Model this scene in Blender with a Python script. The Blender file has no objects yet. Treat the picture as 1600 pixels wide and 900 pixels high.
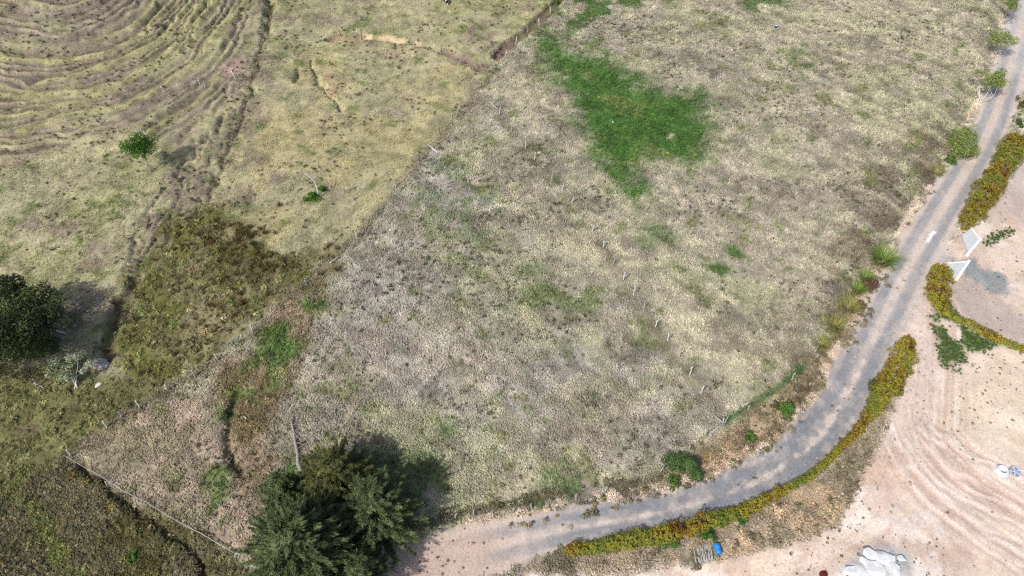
import bpy, math, random
import numpy as np
from mathutils import Vector, Matrix, Euler

R = math.radians
sc = bpy.context.scene
col_main = sc.collection
# ------------------------------------------------------------------ camera, sky, sun, exposure
CAM_H, PITCH, FPX = 66.0, 50.0, 1110.0
cam_d = bpy.data.cameras.new('camera'); cam = bpy.data.objects.new('camera', cam_d); col_main.objects.link(cam)
cam.location = (0, 0, CAM_H); cam.rotation_euler = (R(90 - PITCH), 0, 0)
cam_d.sensor_width = 36; cam_d.lens = 36 * FPX / 1600; cam_d.clip_start = 0.5; cam_d.clip_end = 6000
sc.camera = cam
SUN_EL = 46.0; SX, SY = 0.66, 0.75           # shadows fall towards (SX, SY)
w = bpy.data.worlds.new('World'); sc.world = w; w.use_nodes = True
nt = w.node_tree; nt.nodes.clear()
sky = nt.nodes.new('ShaderNodeTexSky'); sky.sky_type = 'NISHITA'; sky.sun_disc = False
sky.sun_elevation = R(SUN_EL); sky.sun_rotation = math.atan2(-SX, -SY)
bg = nt.nodes.new('ShaderNodeBackground'); bg.inputs[1].default_value = 0.15; sky.dust_density = 3.0; sky.air_density = 0.8
wo = nt.nodes.new('ShaderNodeOutputWorld')
nt.links.new(sky.outputs[0], bg.inputs[0]); nt.links.new(bg.outputs[0], wo.inputs[0])
sun_d = bpy.data.lights.new('sun', 'SUN'); sun_d.energy = 3.7; sun_d.angle = R(0.6); sun_d.color = (1, 0.955, 0.89)
sun = bpy.data.objects.new('sun', sun_d); col_main.objects.link(sun)
hl = math.hypot(SX, SY)
sun.rotation_euler = Vector((SX / hl, SY / hl, -math.tan(R(SUN_EL)))).to_track_quat('-Z', 'Y').to_euler()
sun.location = (-60, -40, 90)
sc.view_settings.view_transform = 'Standard'; sc.view_settings.look = 'None'
sc.view_settings.exposure = 0.44; sc.view_settings.gamma = 1.0
try: sc.view_settings.use_curve_mapping = False
except Exception: pass
sc.render.engine = 'CYCLES'
sc.cycles.use_denoising = False; sc.cycles.filter_width = 1.25
sc.cycles.max_bounces = 4; sc.cycles.diffuse_bounces = 2; sc.cycles.transmission_bounces = 2; sc.cycles.glossy_bounces = 1; sc.cycles.transparent_max_bounces = 4

rng = np.random.default_rng(11)
random.seed(4)
KEXP = 1.55                                    # display linear value per unit albedo in open sun

def lin(c, k=KEXP):
    a = np.array(c, float) / 255.0
    a = np.where(a <= 0.04045, a / 12.92, ((a + 0.055) / 1.055) ** 2.4)
    return a / k

# ------------------------------------------------------------------ noise helpers
_T = np.random.default_rng(5).random((512, 512)).astype(np.float32)
def vnoise(x, y, s=0):
    x = x + s * 37.17; y = y + s * 91.73
    xi = np.floor(x).astype(np.int64); yi = np.floor(y).astype(np.int64)
    fx = x - xi; fy = y - yi
    fx = fx * fx * fx * (fx * (fx * 6 - 15) + 10); fy = fy * fy * fy * (fy * (fy * 6 - 15) + 10)
    a, b = xi & 511, yi & 511; a1, b1 = (xi + 1) & 511, (yi + 1) & 511
    return (_T[a, b] * (1 - fx) + _T[a1, b] * fx) * (1 - fy) + (_T[a, b1] * (1 - fx) + _T[a1, b1] * fx) * fy
def fbm(x, y, size, octv=4, s=0, gain=0.5):
    t = 0; amp = 1; tot = 0; f = 1.0 / size
    ca, sa = math.cos(0.6), math.sin(0.6)
    for i in range(octv):
        xr = (x * ca - y * sa) * f; yr = (x * sa + y * ca) * f
        t = t + amp * vnoise(xr, yr, s + i * 3.3); tot += amp; amp *= gain; f *= 2.03
    return t / tot
def sstep(a, b, v):
    t = np.clip((v - a) / (b - a), 0, 1); return t * t * (3 - 2 * t)

# ------------------------------------------------------------------ pixel of the 1600x900 photograph -> place on the terrain
cP, sP = math.cos(R(90 - PITCH)), math.sin(R(90 - PITCH))
def rays(px, py):
    dx = (np.asarray(px, float) - 800) / FPX; dy = -(np.asarray(py, float) - 450) / FPX
    return dx, dy * cP + sP, dy * sP - cP
def flat(pts, z=0.0):
    p = np.array(pts, float); dx, dy, dz = rays(p[:, 0], p[:, 1])
    t = (z - CAM_H) / dz
    return np.stack([dx * t, dy * t], 1)

# tensor grid: dense in view, stretching out to the far ground
def axis(a, b, st, far):
    core = np.arange(a, b + 1e-6, st)
    g = []; d = st
    while sum(g) < far: d *= 1.32; g.append(d)
    o = np.cumsum(g)
    return np.concatenate([a - o[::-1], core, core[-1] + o])
GX = axis(-106, 106, 0.21, 1800); GY = axis(13, 136, 0.21, 1800)
X, Y = np.meshgrid(GX, GY, indexing='ij'); X = X.astype(np.float32); Y = Y.astype(np.float32)
NX, NY = X.shape

def densify(p, closed=False, n=8):
    p = np.asarray(p, float); out = []
    m = len(p)
    for i in range(m if closed else m - 1):
        p0 = p[(i - 1) % m] if (closed or i > 0) else p[i]
        p1 = p[i]; p2 = p[(i + 1) % m]
        p3 = p[(i + 2) % m] if (closed or i + 2 < m) else p2
        for k in range(n):
            t = k / n
            out.append(0.5 * ((2 * p1) + (-p0 + p2) * t + (2 * p0 - 5 * p1 + 4 * p2 - p3) * t * t + (-p0 + 3 * p1 - 3 * p2 + p3) * t ** 3))
    if not closed: out.append(p[-1])
    return np.array(out)

def seg_dist(x, y, pl, closed=False):
    """distance to a polyline and parameter along it (0..n-1)"""
    d = np.full(x.shape, 1e9, np.float32); prm = np.zeros(x.shape, np.float32)
    n = len(pl)
    for i in range(n if closed else n - 1):
        a = pl[i]; b = pl[(i + 1) % n]; ab = b - a; L = ab @ ab + 1e-9
        t = np.clip(((x - a[0]) * ab[0] + (y - a[1]) * ab[1]) / L, 0, 1)
        dd = (x - a[0] - t * ab[0]) ** 2 + (y - a[1] - t * ab[1]) ** 2
        m = dd < d; d = np.where(m, dd, d); prm = np.where(m, i + t, prm)
    return np.sqrt(d), prm
def inside(x, y, pl):
    r = np.zeros(x.shape, bool); n = len(pl)
    for i in range(n):
        a = pl[i]; b = pl[(i + 1) % n]
        if a[1] == b[1]: continue
        c = ((a[1] > y) != (b[1] > y)) & (x < (b[0] - a[0]) * (y - a[1]) / (b[1] - a[1]) + a[0])
        r ^= c
    return r
def sub(pl, m):
    """index window of the grid round a polygon"""
    lo = pl.min(0) - m; hi = pl.max(0) + m
    i0, i1 = np.searchsorted(GX, [lo[0], hi[0]]); j0, j1 = np.searchsorted(GY, [lo[1], hi[1]])
    return slice(max(i0 - 1, 0), i1 + 1), slice(max(j0 - 1, 0), j1 + 1)

# low-frequency warps shared by all outlines
WX = [(fbm(X, Y, s, 3, 10 + k) - 0.5) for k, s in enumerate((1.6, 6.0))]
WY = [(fbm(X, Y, s, 3, 20 + k) - 0.5) for k, s in enumerate((1.6, 6.0))]

Hgt = np.zeros_like(X)
def hget(x, y, A=None):
    A = Hgt if A is None else A
    x = np.atleast_1d(np.asarray(x, float)); y = np.atleast_1d(np.asarray(y, float))
    fi = np.clip(np.interp(x, GX, np.arange(NX)), 0, NX - 1.001); fj = np.clip(np.interp(y, GY, np.arange(NY)), 0, NY - 1.001)
    i = fi.astype(int); j = fj.astype(int); u = fi - i; v = fj - j
    if A.ndim == 3: u = u[:, None]; v = v[:, None]
    return (A[i, j] * (1 - u) + A[i + 1, j] * u) * (1 - v) + (A[i, j + 1] * (1 - u) + A[i + 1, j + 1] * u) * v
def P(pts):
    """photograph pixels -> x, y on the terrain"""
    p = np.array(pts, float).reshape(-1, 2); dx, dy, dz = rays(p[:, 0], p[:, 1])
    z = np.zeros(len(p))
    for _ in range(9):
        t = (z - CAM_H) / dz; x = dx * t; y = dy * t; z = 0.5 * z + 0.5 * hget(x, y)
    t = (z - CAM_H) / dz
    return np.stack([dx * t, dy * t], 1)
def P3(px, py):
    q = P([(px, py)])[0]; return Vector((q[0], q[1], float(hget(q[0], q[1])[0])))

def poly_mask(px, feather=0.8, w1=1.2, w2=2.5, smooth=True):
    pl = P(px)
    if smooth: pl = densify(pl, True, 4)
    S = sub(pl, feather + w1 + w2 + 2)
    x = X[S] + WX[0][S] * 2 * w1 + WX[1][S] * 2 * w2; y = Y[S] + WY[0][S] * 2 * w1 + WY[1][S] * 2 * w2
    d, _ = seg_dist(x, y, pl, True)
    sd = np.where(inside(x, y, pl), d, -d)
    M = np.zeros_like(X); M[S] = sstep(-feather, feather, sd)
    return M
def line_mask(px, width, feather=0.5, w1=0.4, w2=0.5, smooth=True):
    pl = P(px)
    if smooth: pl = densify(pl, False, 5)
    S = sub(pl, width + feather + w1 + w2 + 2)
    x = X[S] + WX[0][S] * 2 * w1 + WX[1][S] * 2 * w2; y = Y[S] + WY[0][S] * 2 * w1 + WY[1][S] * 2 * w2
    d, prm = seg_dist(x, y, pl)
    M = np.zeros_like(X)
    M[S] = 1 - sstep(width - feather, width + feather, d)
    return M

# ------------------------------------------------------------------ relief, large forms
Hgt += 10.0 * np.exp(-(((X + 100) / 46) ** 2 + ((Y - 128) / 40) ** 2))
Hgt += 1.6 * (fbm(X, Y, 38, 2, 3) - 0.5) * sstep(150, 110, np.abs(X)) * (Y < 260)
Hgt += 14 * sstep(150, 900, np.hypot(X, Y - 70)) * fbm(X, Y, 300, 2, 8)
road_px = [(560, 925), (640, 893), (730, 865), (800, 845), (900, 822), (1000, 806), (1100, 783), (1180, 753), (1240, 718), (1290, 668), (1325, 610), (1352, 555), (1385, 490), (1420, 420), (1462, 345), (1512, 265), (1550, 195), (1578, 110), (1597, 40), (1618, -30), (1660, -140)]
road_w = np.interp(np.arange(21), [0, 2, 5, 8, 11, 12, 14, 17, 20], [2.6, 2.5, 1.9, 2.3, 2.5, 2.6, 2.6, 2.5, 2.4])
rc = P(road_px)
rcd = densify(rc, False, 6); rwd = np.interp(np.arange(len(rcd)) / 6.0, np.arange(21), road_w)
dR, pR = seg_dist(X, Y, rcd)
i0 = np.clip(pR.astype(int), 0, len(rcd) - 2)
tx = rcd[i0 + 1, 0] - rcd[i0, 0]; ty = rcd[i0 + 1, 1] - rcd[i0, 1]
side = np.sign(tx * (Y - rcd[i0, 1]) - ty * (X - rcd[i0, 0]))      # +1: field side
wR = np.interp(pR, np.arange(len(rcd)), rwd).astype(np.float32)
offR = dR - wR                                                       # metres beyond the road's edge
near = Y < 140
flatten = sstep(9, 1, offR) * near
# field stands a little above the road, the yard a little below it
fieldside = (side > 0)
Hgt = Hgt * (1 - flatten * 0.9)
Hgt += np.where(fieldside, 0.95 * sstep(0.6, 4.2, offR), -0.9 * sstep(1.6, 6.5, offR)) * np.where(pR > 12, sstep(0.6, 4.2, offR), 1.0) * (offR < 400) * sstep(500, 60, offR)
Hgt -= 0.10 * sstep(0.9, 0.0, np.abs(offR - 0.9)) * (side > 0)      # roadside drain
# ------------------------------------------------------------------ masks by place
M = {}
M['pasture'] = poly_mask([(-140, -120), (760, -120), (885, -10), (845, 30), (785, 95), (700, 185), (650, 250), (590, 330), (510, 405), (430, 485), (340, 556), (240, 620), (120, 700), (-140, 820)], 0.7, 0.5, 0.5, False)
M['midpasture'] = poly_mask([(420, 180), (470, 100), (560, 70), (740, 115), (690, 200), (610, 300), (540, 380), (420, 400), (330, 300)], 2.5, 1.5, 3)
M['hillbrown'] = poly_mask([(-120, -100), (360, -100), (400, 40), (380, 140), (330, 200), (260, 190), (150, 200), (30, 205), (-120, 190)], 2.5, 1, 3)
M['scarp'] = poly_mask([(330, 185), (392, 120), (372, 210), (330, 300), (285, 330), (235, 380), (190, 430), (205, 360), (262, 268)], 1.2, 1.2, 1.5)
M['marsh'] = poly_mask([(172, 480), (225, 395), (290, 335), (360, 338), (420, 395), (500, 388), (515, 405), (470, 452), (410, 492), (335, 552), (262, 612), (180, 605), (160, 540)], 1.8, 2.0, 2.0)
M['marshdark'] = poly_mask([(330, 390), (350, 345), (405, 350), (415, 395), (500, 392), (512, 410), (455, 455), (420, 465), (380, 450), (350, 430)], 3.2, 2.5, 2.5)
M['leftlow'] = poly_mask([(-140, 585), (60, 575), (170, 600), (250, 618), (128, 702), (60, 755), (-140, 850)], 1.0, 0.8, 1.2)
M['scrub'] = poly_mask([(-140, 800), (20, 765), (60, 738), (112, 715), (250, 800), (370, 866), (420, 960), (-140, 1000)], 0.8, 0.7, 0.6, False)
M['paddock'] = poly_mask([(132, 702), (190, 655), (252, 622), (330, 622), (366, 665), (378, 740), (392, 800), (400, 860), (362, 860), (240, 788)], 0.7, 0.6, 0.5)
M['gullystrip'] = poly_mask([(335, 590), (400, 535), (440, 480), (508, 430), (500, 480), (470, 560), (430, 640), (425, 700), (440, 780), (380, 790), (372, 700), (360, 650)], 1.0, 1.0, 1.2)
M['darkfield'] = poly_mask([(1250, 600), (1215, 540), (1290, 430), (1330, 330), (1410, 240), (1500, 180), (1505, 240), (1440, 330), (1390, 400), (1330, 500), (1290, 570)], 4.5, 2.5, 3)
M['greyfield'] = poly_mask([(600, 320), (780, 180), (870, 330), (960, 450), (1060, 600), (1110, 660), (1000, 740), (800, 700), (620, 640), (480, 660), (480, 560), (540, 440)], 4, 2, 4)
M['pinkfield'] = poly_mask([(430, 700), (480, 560), (640, 420), (760, 400), (900, 560), (1060, 640), (1100, 670), (1020, 740), (880, 740), (860, 620), (640, 600), (560, 680), (480, 700)], 5, 2, 4)
M['yard'] = poly_mask([(1442, 452), (1470, 400), (1500, 366), (1560, 290), (1600, 205), (1760, 150), (1800, 960), (780, 960), (820, 905), (1000, 897), (1120, 872), (1200, 860), (1300, 818), (1345, 735), (1385, 655), (1405, 560), (1420, 505)], 0.9, 0.7, 0.6, False)
M['bank'] = poly_mask([(1398, 590), (1392, 640), (1350, 730), (1306, 812), (1200, 856), (1120, 870), (1000, 892), (840, 905), (800, 890), (870, 862), (1000, 838), (1150, 805), (1230, 768), (1310, 700), (1360, 630)], 0.6, 0.5, 0.4, False)
M['verge'] = poly_mask([(720, 832), (860, 805), (960, 775), (1030, 758), (1080, 705), (1135, 672), (1200, 625), (1260, 580), (1300, 520), (1345, 450), (1375, 400), (1405, 400), (1330, 545), (1290, 606), (1245, 662), (1205, 704), (1145, 738), (1060, 770), (860, 822)], 0.6, 0.5, 0.4, False)
M['track'] = line_mask([(1448, 440), (1425, 500), (1437, 560), (1432, 620), (1400, 690), (1360, 760)], 2.6, 1.4, 0.8, 0.6)
road_in = sstep(0.35, -0.35, offR + WX[0] * 1.5 + WX[1] * 0.5) * (Y < 180)
# open mouth: track to the yard
mouth = poly_mask([(1392, 505), (1440, 430), (1475, 380), (1490, 400), (1450, 450), (1450, 500), (1465, 600), (1420, 690), (1395, 640), (1420, 545)], 0.8, 0.7, 0.5)

H_TERR = [[(-60, 70), (0, 88), (55, 96), (110, 94), (170, 80), (215, 55), (248, 25), (275, -5), (300, -40)],
          [(60, 132), (135, 110), (200, 88), (250, 58), (285, 22), (303, -5)],
          [(-60, 140), (0, 147), (60, 148), (130, 140), (195, 125), (245, 95), (280, 62), (305, 25), (325, -10)],
          [(-60, 170), (0, 178), (45, 178), (100, 165), (160, 146), (205, 122), (250, 98), (290, 70), (318, 30), (340, -10)],
          [(30, 205), (80, 190), (140, 175), (200, 162), (250, 135), (300, 100), (335, 60), (370, 25), (390, -20)],
          [(150, 62), (190, 48), (225, 30), (245, 0)],
          [(235, 205), (275, 180), (315, 155), (345, 120)],
          [(290, 110), (320, 80), (345, 45)]]
TL = [[(-80, -10), (40, 22), (110, 28), (165, 10), (205, -25)], H_TERR[0], H_TERR[1], H_TERR[2], H_TERR[3], H_TERR[4],
      [(-80, 245), (20, 232), (100, 224), (170, 212), (235, 195), (290, 165), (345, 122), (385, 70), (405, 10), (412, -30)], [(190, 262), (240, 240), (290, 208), (340, 172), (378, 128)]]
num = np.zeros_like(X); den = np.full_like(X, 1e-9); dmin = np.full_like(X, 1e9)
reg = poly_mask([(-140, -130), (395, -130), (382, 50), (366, 130), (338, 205), (290, 262), (225, 258), (170, 225), (80, 232), (-140, 262)], 2.0, 0.8, 1.0)
for k, ln in enumerate(TL):
    d, _ = seg_dist(X + WX[0] * 1.0 + WX[1] * 1.2, Y + WY[0] * 1.0 + WY[1] * 1.2, densify(P(ln), False, 4)); wt = 1 / (d * d + 0.05); num += wt * k; den += wt; dmin = np.minimum(dmin, d)
sT = num / den
ph = (sT * 2.0 + (fbm(X, Y, 9, 2, 33) - 0.5) * 0.5) % 1.0
strength = reg * (0.55 + 0.6 * sstep(0.35, 0.65, fbm(X, Y, 10, 3, 34))) * sstep(9, 2, dmin)
# each bench: gentle tread, then a short riser on its far side
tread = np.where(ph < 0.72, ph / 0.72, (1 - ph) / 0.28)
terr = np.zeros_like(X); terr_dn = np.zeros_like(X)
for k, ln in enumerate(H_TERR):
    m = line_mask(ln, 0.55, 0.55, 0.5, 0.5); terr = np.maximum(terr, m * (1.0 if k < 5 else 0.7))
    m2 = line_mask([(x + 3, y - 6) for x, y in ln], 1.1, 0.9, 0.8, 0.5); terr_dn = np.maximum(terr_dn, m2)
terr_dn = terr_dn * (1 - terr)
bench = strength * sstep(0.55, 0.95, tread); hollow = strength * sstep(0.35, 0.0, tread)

# ------------------------------------------------------------------ relief, small forms
rough1 = fbm(X, Y, 1.6, 3, 40); rough2 = fbm(X, Y, 5.0, 3, 41); rough3 = fbm(X, Y, 0.7, 2, 42)
grassy = np.clip(1 - np.maximum(road_in, np.maximum(M['yard'] * (1 - M['bank']), mouth)), 0, 1)
micro = (rough1 - 0.5) * 0.13 + (rough3 - 0.5) * 0.10
Hgt += grassy * (micro + (rough2 - 0.5) * 0.25) * (np.abs(X) < 400)
Hgt += (1 - grassy) * ((rough1 - 0.5) * 0.05)
Hgt += strength * (tread - 0.5) * 0.68
Hgt += terr * 0.40 * (0.7 + 0.6 * rough1) - terr_dn * 0.30
Hgt += M['scarp'] * (np.abs(rough1 - 0.5) * 1.1 - 0.25) * 0.9
Hgt += M['marsh'] * ((rough1 - 0.5) * 0.5)
def channel(px, width, depth, feather=0.5, w1=0.5, w2=0.5):
    global Hgt
    m = line_mask(px, width, feather, w1, w2); Hgt = Hgt - m * depth; return m
ch_gully = channel([(412, -40), (418, 20), (416, 50), (402, 95), (393, 140), (378, 180), (362, 228), (345, 262), (330, 300), (300, 345)], 0.3, 0.6, 0.55, 0.9, 0.7)
ch_scarp = np.maximum(channel([(205, 430), (232, 395), (262, 370)], 0.5, 0.6), channel([(165, 560), (168, 525), (185, 480), (212, 440)], 0.8, 0.9))
ch_pad = channel([(372, 735), (360, 680), (362, 640), (380, 610)], 0.55, 0.8)
ch_bl = channel([(118, 722), (160, 752), (215, 795), (262, 832), (300, 872), (330, 910)], 0.45, 0.7, 0.45, 0.5, 0.4)
ch_top = channel([(872, 2), (845, 28), (820, 50), (792, 72), (778, 90)], 0.95, 0.9, 0.35, 0.5, 0.3)
ch_cut = channel([(520, 60), (560, 61), (610, 64), (660, 70), (690, 80), (720, 92), (750, 108)], 0.7, 0.45, 0.5)
ch_slip = np.maximum(channel([(487, 92), (490, 110), (502, 130), (518, 148), (535, 170)], 0.3, 0.7, 0.35), channel([(463, 108), (461, 126)], 0.3, 0.8, 0.3))
ch_crease = np.zeros_like(X)
for ln in ([(322, 205), (285, 262), (252, 300), (222, 345)], [(300, 290), (255, 335), (222, 372), (205, 415)], [(352, 180), (318, 235), (290, 275)], [(285, 320), (245, 362), (215, 410)], [(335, 165), (300, 200), (262, 240)],
           [(352, 215), (330, 250), (300, 262), (282, 290)], [(228, 350), (205, 385), (196, 420)], [(262, 345), (232, 385), (196, 432)], [(330, 60), (300, 95), (262, 118)], [(310, 40), (290, 72), (255, 88)], [(240, 22), (226, 45), (190, 62)]):
    ch_crease = np.maximum(ch_crease, channel(ln, 0.22, 0.5, 0.35, 1.0, 0.6))
channel([(416, -30), (420, 15), (417, 55)], 0.9, 0.8, 0.5, 0.5, 0.3)
# wheel tracks in the yard
TRK = [[(1432, 668), (1480, 712), (1540, 752), (1640, 800)], [(1424, 678), (1472, 730), (1530, 770), (1640, 822)], [(1412, 690), (1462, 750), (1520, 790), (1640, 850)],
       [(1440, 660), (1492, 702), (1550, 735), (1640, 775)], [(1405, 700), (1450, 765), (1510, 815), (1640, 880)], [(1420, 720), (1480, 790), (1540, 840), (1640, 905)], [(1446, 655), (1500, 692), (1560, 722), (1640, 752)], [(1436, 640), (1446, 680), (1490, 735), (1560, 785), (1640, 835)], [(1395, 690), (1430, 770), (1500, 840), (1600, 910)], [(1415, 640), (1420, 700), (1400, 760), (1350, 820)]]
trk = np.zeros_like(X); trk_l = np.zeros_like(X)
for k, t in enumerate(TRK):
    t = [(x + 5 * math.sin(k * 2.1 + i_ * 1.7), y + 5 * math.cos(k * 1.3 + i_ * 2.3)) for i_, (x, y) in enumerate(t)]
    m = line_mask(t, 0.16, 0.2, 0.35, 0.7) * sstep(0.30, 0.5, fbm(X, Y, 4, 2, 60 + k)); trk = np.maximum(trk, m)
    trk_l = np.maximum(trk_l, line_mask([(x + 2, y - 5) for x, y in t], 0.2, 0.2, 0.35, 0.7) * sstep(0.35, 0.5, fbm(X, Y, 4, 2, 160 + k)))
Hgt -= trk * 0.08; Hgt += trk_l * 0.05
tc = densify(P([(1440, 470), (1437, 560), (1432, 620), (1430, 668), (1475, 735), (1545, 790), (1650, 850), (1760, 905)]), False, 5)
dT, pT = seg_dist(X, Y, tc); ii = np.clip(pT.astype(int), 0, len(tc) - 2)
sT2 = np.sign((tc[ii + 1, 0] - tc[ii, 0]) * (Y - tc[ii, 1]) - (tc[ii + 1, 1] - tc[ii, 1]) * (X - tc[ii, 0])) * dT
streak = fbm(pT * 0.09, sT2 * 2.4, 1.0, 4, 66, 0.65)
str_m = sstep(8.5, 3.0, dT) * M['yard'] * (1 - road_in)
tc2 = densify(P([(1432, 690), (1400, 760), (1340, 830), (1230, 880), (1080, 905)]), False, 5)
dT2, pT2 = seg_dist(X, Y, tc2); streak2 = fbm(pT2 * 0.09, dT2 * 2.4, 1.0, 4, 67, 0.65); str_m2 = sstep(6.0, 1.5, dT2) * M['yard'] * (1 - str_m) * 0.7
Hgt += (streak - 0.5) * 0.15 * str_m * (0.3 + 1.4 * fbm(X, Y, 6, 2, 68)) + (streak2 - 0.5) * 0.12 * str_m2
Hgt += (fbm(X, Y, 3.2, 3, 61) - 0.5) * 0.30 * M['yard'] * (1 - road_in)
# eroded cut above the road
cliff = poly_mask([(1248, 612), (1262, 588), (1283, 590), (1290, 600), (1262, 640), (1245, 655)], 0.4, 0.5, 0.3)
Hgt -= cliff * 0.5 * (0.4 + rough1)
# white spoil heap
heap = poly_mask([(1335, 878), (1352, 862), (1382, 858), (1402, 872), (1412, 890), (1405, 920), (1330, 920)], 0.9, 0.3, 0.2)
heap2 = poly_mask([(1314, 890), (1330, 880), (1345, 888), (1342, 912), (1312, 910)], 0.6, 0.2, 0.1)
Hgt += heap * (0.45 + 0.5 * np.abs(rough1 - 0.45)) + heap2 * 0.3

# shaft under the well ring
wq = P([(1565, 736)])[0]
Hgt -= 1.3 * sstep(0.46, 0.24, np.hypot(X - wq[0], Y - wq[1]))
# ------------------------------------------------------------------ colour of the ground, by place
C = np.zeros(X.shape + (3,), np.float32); C[:] = lin((168, 159, 136))
def lay(m, c, a=1.0):
    global C
    m = np.clip(m * a, 0, 1)[..., None]; C = C * (1 - m) + lin(c).astype(np.float32) * m
nA = fbm(X, Y, 14, 4, 70); nB = fbm(X, Y, 7, 4, 71); nC = fbm(X, Y, 2.6, 3, 72); nD = fbm(X, Y, 1.1, 2, 73)
# wind- and mowing-drawn streaks in the big field (run down to the right)
ca, sa = math.cos(R(-38)), math.sin(R(-38))
U = X * ca + Y * sa; V = -X * sa + Y * ca
nS = fbm(U * 0.28, V, 1.5, 3, 74); nS2 = fbm(U * 0.35, V, 4.5, 3, 75)
field = 1 - M['pasture']
lay(field * sstep(0.45, 0.62, nA), (172, 163, 136), 0.6)
lay(field * sstep(0.50, 0.66, nB), (164, 152, 136), 0.45)
lay(M['greyfield'] * sstep(0.40, 0.58, nS2 * 0.5 + nB * 0.5), (170, 163, 150), 0.85)
lay(M['pinkfield'] * sstep(0.42, 0.58, nC * 0.5 + nA * 0.5), (164, 148, 132), 0.6)
lay(field * sstep(0.58, 0.72, fbm(X, Y, 9, 4, 80)) * (1 - M['yard']), (156, 157, 118), 0.45)
lay(field * sstep(0.62, 0.72, fbm(X, Y, 4, 3, 81)) * (1 - M['yard']), (128, 118, 102), 0.5)
lay(M['darkfield'] * sstep(0.34, 0.54, nC * 0.5 + nS * 0.5), (104, 91, 73), 0.95)
lay(field * sstep(0.53, 0.63, nS) * 0.42, (126, 116, 103))
# darker stands of taller dead grass
for pts in ([(930, 520), (960, 500), (1010, 520), (1030, 560), (1000, 580), (950, 560)], [(870, 540), (900, 560), (960, 600), (950, 640), (890, 610)],
            [(1080, 70), (1130, 80), (1160, 130), (1120, 140), (1085, 110)], [(830, 560), (900, 540), (880, 600), (840, 600)], [(900, 620), (940, 640), (960, 680), (920, 670)]):
    lay(poly_mask(pts, 1.5, 2, 2) * sstep(0.40, 0.56, nC), (108, 103, 92), 0.75)
# pasture
lay(M['pasture'], (164, 156, 122))
lay(M['pasture'] * sstep(0.45, 0.62, nA), (168, 159, 124), 0.8)
lay(M['pasture'] * sstep(0.54, 0.66, nB), (154, 150, 106), 0.6)
lay(M['pasture'] * sstep(0.58, 0.68, fbm(X, Y, 5, 4, 82)), (146, 130, 112), 0.7)
lay(M['midpasture'] * sstep(0.40, 0.60, nB * 0.6 + nC * 0.4), (170, 158, 118), 0.85)
lay(M['hillbrown'] * sstep(0.40, 0.54, nB * 0.55 + nC * 0.45), (138, 122, 111), 0.85)
lay(terr_dn * (0.4 + nC), (120, 106, 88), 0.75)  # shade on the far side of the terrace ridges, put into the colour
lay(hollow * (0.6 + nC), (112, 98, 84), 0.9); lay(bench * (0.5 + nC), (168, 159, 118), 0.7); lay(terr, (172, 164, 114), 0.8); lay(ch_crease * (0.3 + nC), (118, 106, 86), 0.5)  # yellowish benches, brown hollows; lit-crest and shaded-hollow contrast painted in too
lay(M['scarp'] * sstep(0.45, 0.60, rough1), (122, 110, 94), 0.6)
lay(poly_mask([(350, 95), (372, 85), (378, 112), (352, 120)], 1, 0.8, 0.4), (165, 140, 126), 0.8)
lay(M['marsh'], (128, 122, 82), 0.9)
lay(M['marsh'] * sstep(0.48, 0.60, nB), (144, 134, 100), 0.9)
lay(M['marsh'] * sstep(0.55, 0.63, fbm(X, Y, 3, 3, 84)), (112, 112, 60), 0.8)
lay(M['marshdark'] * sstep(0.42, 0.58, nC), (82, 74, 44), 0.85)
lay(M['leftlow'], (118, 117, 76), 0.95)
lay(M['leftlow'] * sstep(0.50, 0.60, nC), (120, 119, 76), 0.7)
lay(M['leftlow'] * sstep(0.55, 0.65, nB), (126, 112, 84), 0.8)
lay(M['scrub'], (106, 103, 70), 0.95)
lay(M['scrub'] * sstep(0.50, 0.60, nC), (88, 82, 48), 0.8)
lay(M['scrub'] * sstep(0.52, 0.62, nB), (114, 107, 82), 0.7)
lay(line_mask([(40, 740), (25, 775), (62, 805), (85, 850), (125, 910)], 0.8, 0.7, 0.8, 0.6) * (0.3 + nC), (112, 120, 60), 0.75)
lay(M['paddock'], (172, 154, 132), 0.95)
lay(M['paddock'] * sstep(0.50, 0.60, nC), (134, 124, 98), 0.8)
lay(M['gullystrip'], (150, 130, 104), 0.85)
lay(M['gullystrip'] * sstep(0.52, 0.60, nC), (104, 92, 62), 0.8)
for c in (ch_gully, ch_scarp, ch_pad, ch_bl): lay(c * (0.3 + nC), (92, 84, 60), 0.9)
lay(ch_top, (118, 96, 84), 0.9)
lay(ch_cut * sstep(0.35, 0.55, nC), (150, 128, 106), 0.8)
lay(line_mask([(566, 60), (600, 62), (640, 68), (655, 72)], 0.6, 0.35, 0.6, 0.3) * sstep(0.25, 0.42, nC), (208, 184, 146), 0.95)
lay(line_mask([(520, 60), (566, 60)], 0.4, 0.35, 0.7, 0.3), (136, 112, 92), 0.7)
lay(line_mask([(690, 84), (730, 100), (757, 110)], 0.9, 0.5, 0.6, 0.3), (128, 110, 96), 0.7)
for q in ([(508, 112), (517, 116), (514, 130), (507, 124)], [(519, 138), (527, 142), (524, 150), (518, 148)]): lay(poly_mask(q, 0.3, 0.2, 0.1), (178, 148, 120), 0.85)
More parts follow.
